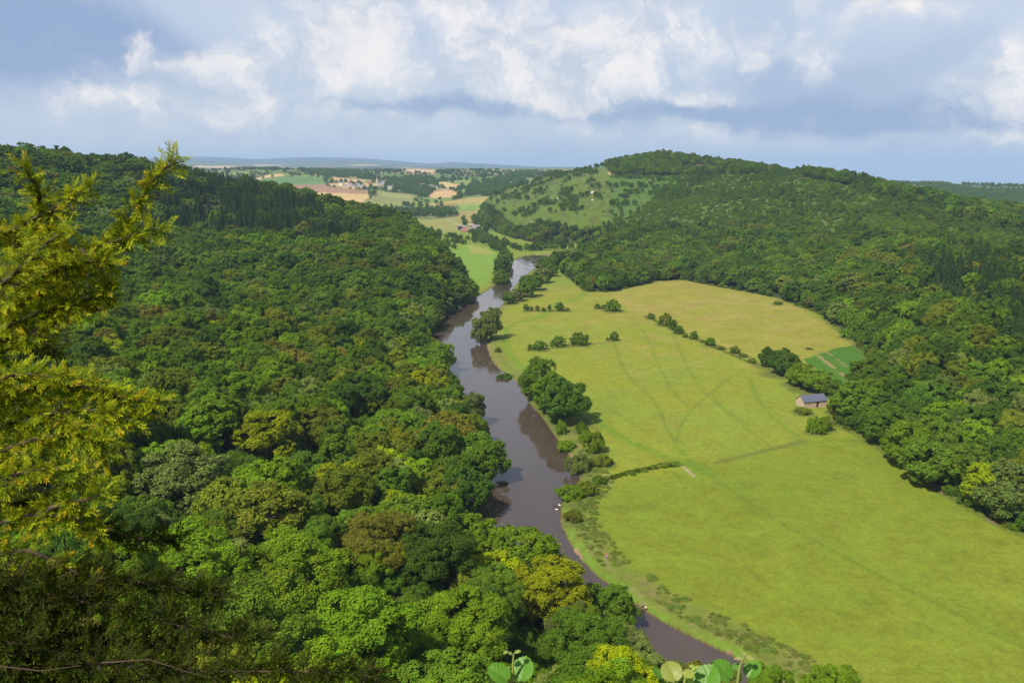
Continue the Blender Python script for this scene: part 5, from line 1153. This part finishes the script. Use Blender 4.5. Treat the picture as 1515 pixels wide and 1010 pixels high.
limb([(-90, 700, 2.4), (20, 660, 2.4), (80, 640, 2.4), (130, 640, 2.35), (160, 668, 2.35)], 62, 220)
limb([(-90, 600, 2.4), (0, 560, 2.4), (40, 548, 2.4), (90, 562, 2.4)], 50, 190); limb([(-90, 740, 2.3), (0, 710, 2.3), (60, 690, 2.3), (110, 695, 2.3)], 50, 170)
limb([(-90, 800, 2.3), (10, 770, 2.3), (70, 755, 2.3), (130, 770, 2.3), (150, 795, 2.3)], 42, 160); limb([(60, 760, 2.3), (95, 740, 2.3), (130, 745, 2.3), (150, 728, 2.3)], 28, 120)
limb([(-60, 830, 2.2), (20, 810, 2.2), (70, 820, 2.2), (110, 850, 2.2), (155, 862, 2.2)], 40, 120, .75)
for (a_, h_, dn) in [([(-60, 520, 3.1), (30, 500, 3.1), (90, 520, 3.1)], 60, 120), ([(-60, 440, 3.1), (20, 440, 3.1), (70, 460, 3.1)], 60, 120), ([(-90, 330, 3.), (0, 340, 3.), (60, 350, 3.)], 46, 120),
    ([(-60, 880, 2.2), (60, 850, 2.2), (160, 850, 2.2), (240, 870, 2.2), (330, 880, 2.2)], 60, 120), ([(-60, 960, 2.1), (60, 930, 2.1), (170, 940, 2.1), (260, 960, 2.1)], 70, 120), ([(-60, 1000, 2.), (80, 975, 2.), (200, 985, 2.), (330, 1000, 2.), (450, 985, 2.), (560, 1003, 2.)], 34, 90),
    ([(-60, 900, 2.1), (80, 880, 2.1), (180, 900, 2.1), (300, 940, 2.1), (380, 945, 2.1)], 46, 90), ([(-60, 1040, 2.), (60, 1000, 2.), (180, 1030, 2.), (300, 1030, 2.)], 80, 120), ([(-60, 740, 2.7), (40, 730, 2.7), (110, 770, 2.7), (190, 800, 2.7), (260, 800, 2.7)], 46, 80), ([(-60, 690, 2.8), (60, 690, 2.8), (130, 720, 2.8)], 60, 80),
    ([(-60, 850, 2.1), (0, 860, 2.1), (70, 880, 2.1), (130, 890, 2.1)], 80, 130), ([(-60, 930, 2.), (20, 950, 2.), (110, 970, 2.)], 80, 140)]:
    limb(a_, h_*(.8 if a_[0][1] > 700 else 1), dn*(1.05 if a_[0][1] > 700 else 1), .10 if a_[0][1] > 700 else .35, r0=.0045)  # lower and back limbs carry their shade painted into the needles
# bare dangling twigs
for tw_ in [[(128, 640, 2.4), (136, 660, 2.4), (138, 690, 2.4)], [(10, 800, 2.3), (6, 830, 2.3), (14, 855, 2.3)], [(140, 755, 2.3), (160, 780, 2.3), (164, 803, 2.3)], [(95, 795, 2.3), (97, 820, 2.3), (110, 840, 2.3)], [(97, 395, 2.6), (98, 420, 2.6), (90, 425, 2.6)], [(12, 430, 2.6), (10, 455, 2.6), (14, 468, 2.6)], [(60, 695, 2.35), (75, 690, 2.35), (85, 675, 2.35)], [(0, 985, 1.9), (60, 992, 1.9), (120, 984, 1.9)], [(150, 980, 1.9), (220, 975, 1.9), (300, 1000, 1.9)]]:
    tube([pt(*p) for p in tw_], .0028, .0008, 4, bV, bF)
yb = np.array([-3.1, 2.6, float(zground(np.array([-3.1]), np.array([2.6]))[0])])
yt = thing('yew_tree', tuple(yb), 'yew tree with golden green needle sprays reaching in from the left beside the viewpoint', 'tree')
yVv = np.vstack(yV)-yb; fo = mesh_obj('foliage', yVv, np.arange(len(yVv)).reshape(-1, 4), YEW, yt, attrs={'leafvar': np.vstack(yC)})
br = mesh_obj('branches', np.array(bV)-yb, [tuple(f) for f in bF], TWIG, yt, smooth=True)
V, Fc = [], []; tube([(0, 0, -.8), (.05, 0, .6), (.1, .05, 2.), (.2, .1, 3.4), (.35, 0, 5.2)], .26, .1, 12, V, Fc)
for (zz_, tgt) in [(2.6, (-120, 500, 3.0)), (2.9, (-80, 380, 2.8)), (2.3, (-60, 560, 2.6)), (2., (-90, 640, 2.5)), (1.7, (-90, 740, 2.3)), (1.3, (-60, 880, 2.2)), (1., (-60, 980, 2.))]:
    e = pt(*tgt)-yb; tube([(.1, 0, zz_), (e*.5+np.array([.05, 0, zz_])*.5+np.array([0, 0, .12])), e], .06, .014, 7, V, Fc)
mesh_obj('trunk', V, Fc, BARK, yt, smooth=True)
print('yew quads', len(yVv)//4)
# ------------------------------------------------------------------ hazel shoots at the bottom edge
def b_haz(t, o):
    a = t.n('ShaderNodeAttribute', attribute_type='INSTANCER', attribute_name='tint'); g = t.n('ShaderNodeTexCoord'); n = t.noise(g.outputs['Object'], 45., 4)
    c = t.mix(n, a.outputs['Color'], (.12, .26, .02), 'MIX'); c = t.mix(.55, a.outputs['Color'], c)
    p = t.n('ShaderNodeBsdfPrincipled', i={'Roughness': .45, 'Specular IOR Level': .35}); t.l(c, p.inputs['Base Color'])
    tr = t.n('ShaderNodeBsdfTranslucent'); t.l(c, tr.inputs[0]); mx = t.n('ShaderNodeMixShader'); mx.inputs[0].default_value = .35
    t.l(p.outputs[0], mx.inputs[1]); t.l(tr.outputs[0], mx.inputs[2]); t.l(mx.outputs[0], o.inputs[0])
HAZ = mat('hazel_leaf', b_haz); STEM = simple('green_stem', (.22, .25, .05), .7)
def hleaf(seed, fold=.15):
    r = random.Random(seed); NR, NA = 8, 44; V = []; Fc = []
    for i in range(NR+1):
        for k in range(NA):
            th = 2*math.pi*k/NA; q = i/NR
            # outline with a point at +Y and a notch at the stalk
            rad_ = .5*(1+.10*math.cos(th-math.pi/2)**3-.05*math.cos(2*(th-math.pi/2)))+(.055 if abs(th-math.pi/2) < .12 else 0)-(.1 if abs(th-3*math.pi/2) < .12 else 0)+(.032 if k % 2 else 0)+.01*r.uniform(-1, 1)
            x = rad_*q*math.cos(th); y = rad_*q*math.sin(th)*1.12
            vein = .024*math.sin(26*(y-abs(x)*.9))*q; z = fold*abs(x)-.25*y*y*(.6)-.3*x*x+vein+.02*math.sin(3*th+seed)*q; V.append((x, y+.5, z))
    for i in range(NR):
        for k in range(NA): Fc.append((i*NA+k, i*NA+(k+1) % NA, (i+1)*NA+(k+1) % NA, (i+1)*NA+k))
    return V, Fc
def hazel(stem, leaves, label):
    P = [pt(*p) for p in stem]; b = P[0]; t_ = thing('hazel_shoot', tuple(b), label, 'plant', 'hazel shoots at the bottom edge')
    V, Fc = [], []; gz = float(zground(np.array([b[0]]), np.array([b[1]]))[0])-b[2]
    tube([(0, 0, gz), (0, 0, gz*.5)]+[tuple(p-b) for p in P], .004, .0016, 6, V, Fc); st_ = mesh_obj('stem', V, Fc, STEM, t_, smooth=True)
    for j, (px, py, Y_, size, ang_, tilt, tint) in enumerate(leaves):
        V, Fc = hleaf(j+int(px), .6 if tilt > 50 else .32); o = mesh_obj('leaf', V, Fc, HAZ, t_, smooth=True); o['tint'] = [float(v) for v in tint]
        w_ = size*.80/F*Y_; o.location = tuple(pt(px, py, Y_)-b); o.scale = (w_, w_, w_)
        o.rotation_euler = (R(48-tilt), R((j*37 % 30)-15), R(ang_))
GL = (.085, .22, .015); GB = (.22, .25, .05)
hazel([(756, 1060, 1.2), (757, 1010, 1.2), (759, 985, 1.2), (760, 966, 1.2)], [(752, 1006, 1.18, 44, 62, 20, GL), (771, 1008, 1.2, 46, -25, 0, GL), (768, 995, 1.22, 30, -60, 10, GL), (750, 992, 1.2, 22, 20, 70, GB), (757, 968, 1.2, 12, 60, 40, (.3, .33, .09)), (762, 966, 1.2, 13, -60, 40, (.3, .33, .09)), (752, 964, 1.2, 10, 110, 60, GB)], 'leftmost hazel shoot with two broad leaves at the bottom edge')
hazel([(1010, 1060, 1.15), (1012, 1015, 1.15), (1014, 1000, 1.15), (1022, 988, 1.15)], [(1000, 1008, 1.14, 42, 10, 20, (.26, .25, .05)), (1018, 1003, 1.13, 22, -20, 30, (.30, .32, .06)), (1040, 1024, 1.15, 54, -40, 0, GL), (980, 1004, 1.17, 26, 60, 10, GL), (1022, 990, 1.15, 14, -40, 40, (.35, .40, .08)), (1028, 988, 1.15, 10, -80, 30, (.35, .4, .08))], 'middle hazel shoot with a brownish young leaf at the bottom edge')
hazel([(1090, 1060, 1.25), (1091, 1010, 1.25), (1095, 985, 1.25), (1101, 970, 1.25)], [(1082, 1005, 1.24, 44, 50, 5, GL), (1108, 1002, 1.26, 36, -50, 10, GL), (1092, 992, 1.25, 18, 0, 30, (.10, .24, .04)), (1098, 976, 1.25, 16, 60, 60, (.35, .30, .14)), (1106, 974, 1.25, 14, -60, 50, (.38, .36, .12)), (1101, 970, 1.25, 12, 10, 60, (.36, .30, .13))], 'right hazel shoot with curled pale buds at the bottom edge')
# ------------------------------------------------------------------ post and wire fence by the field bushes
def fence(p0, p1, label):
    a = np.array(gp(*p0)); b = np.array(gp(*p1)); L = np.linalg.norm(b-a); n = int(L/3); t_ = thing('wire_fence', (a[0], a[1], 0), label, 'fence')
    for k in range(n+1):
        q = (b-a)*k/n; V, Fc = [], []; tube([(q[0], q[1], -.3), (q[0], q[1], .6), (q[0], q[1], 1.25)], .08, .07, 6, V, Fc); mesh_obj('post', V, Fc, WOODM, t_)
    V, Fc = [], []
    for z_ in (.4, .75, 1.1): tube([(0, 0, z_), ((b-a)[0]*.5, (b-a)[1]*.5, z_-.02), ((b-a)[0], (b-a)[1], z_)], .012, .012, 4, V, Fc)
    mesh_obj('wire', V, Fc, GREYR, t_)
fence((876, 509), (897, 506), 'short line of fence posts between the largest field bush and the lone round bush')
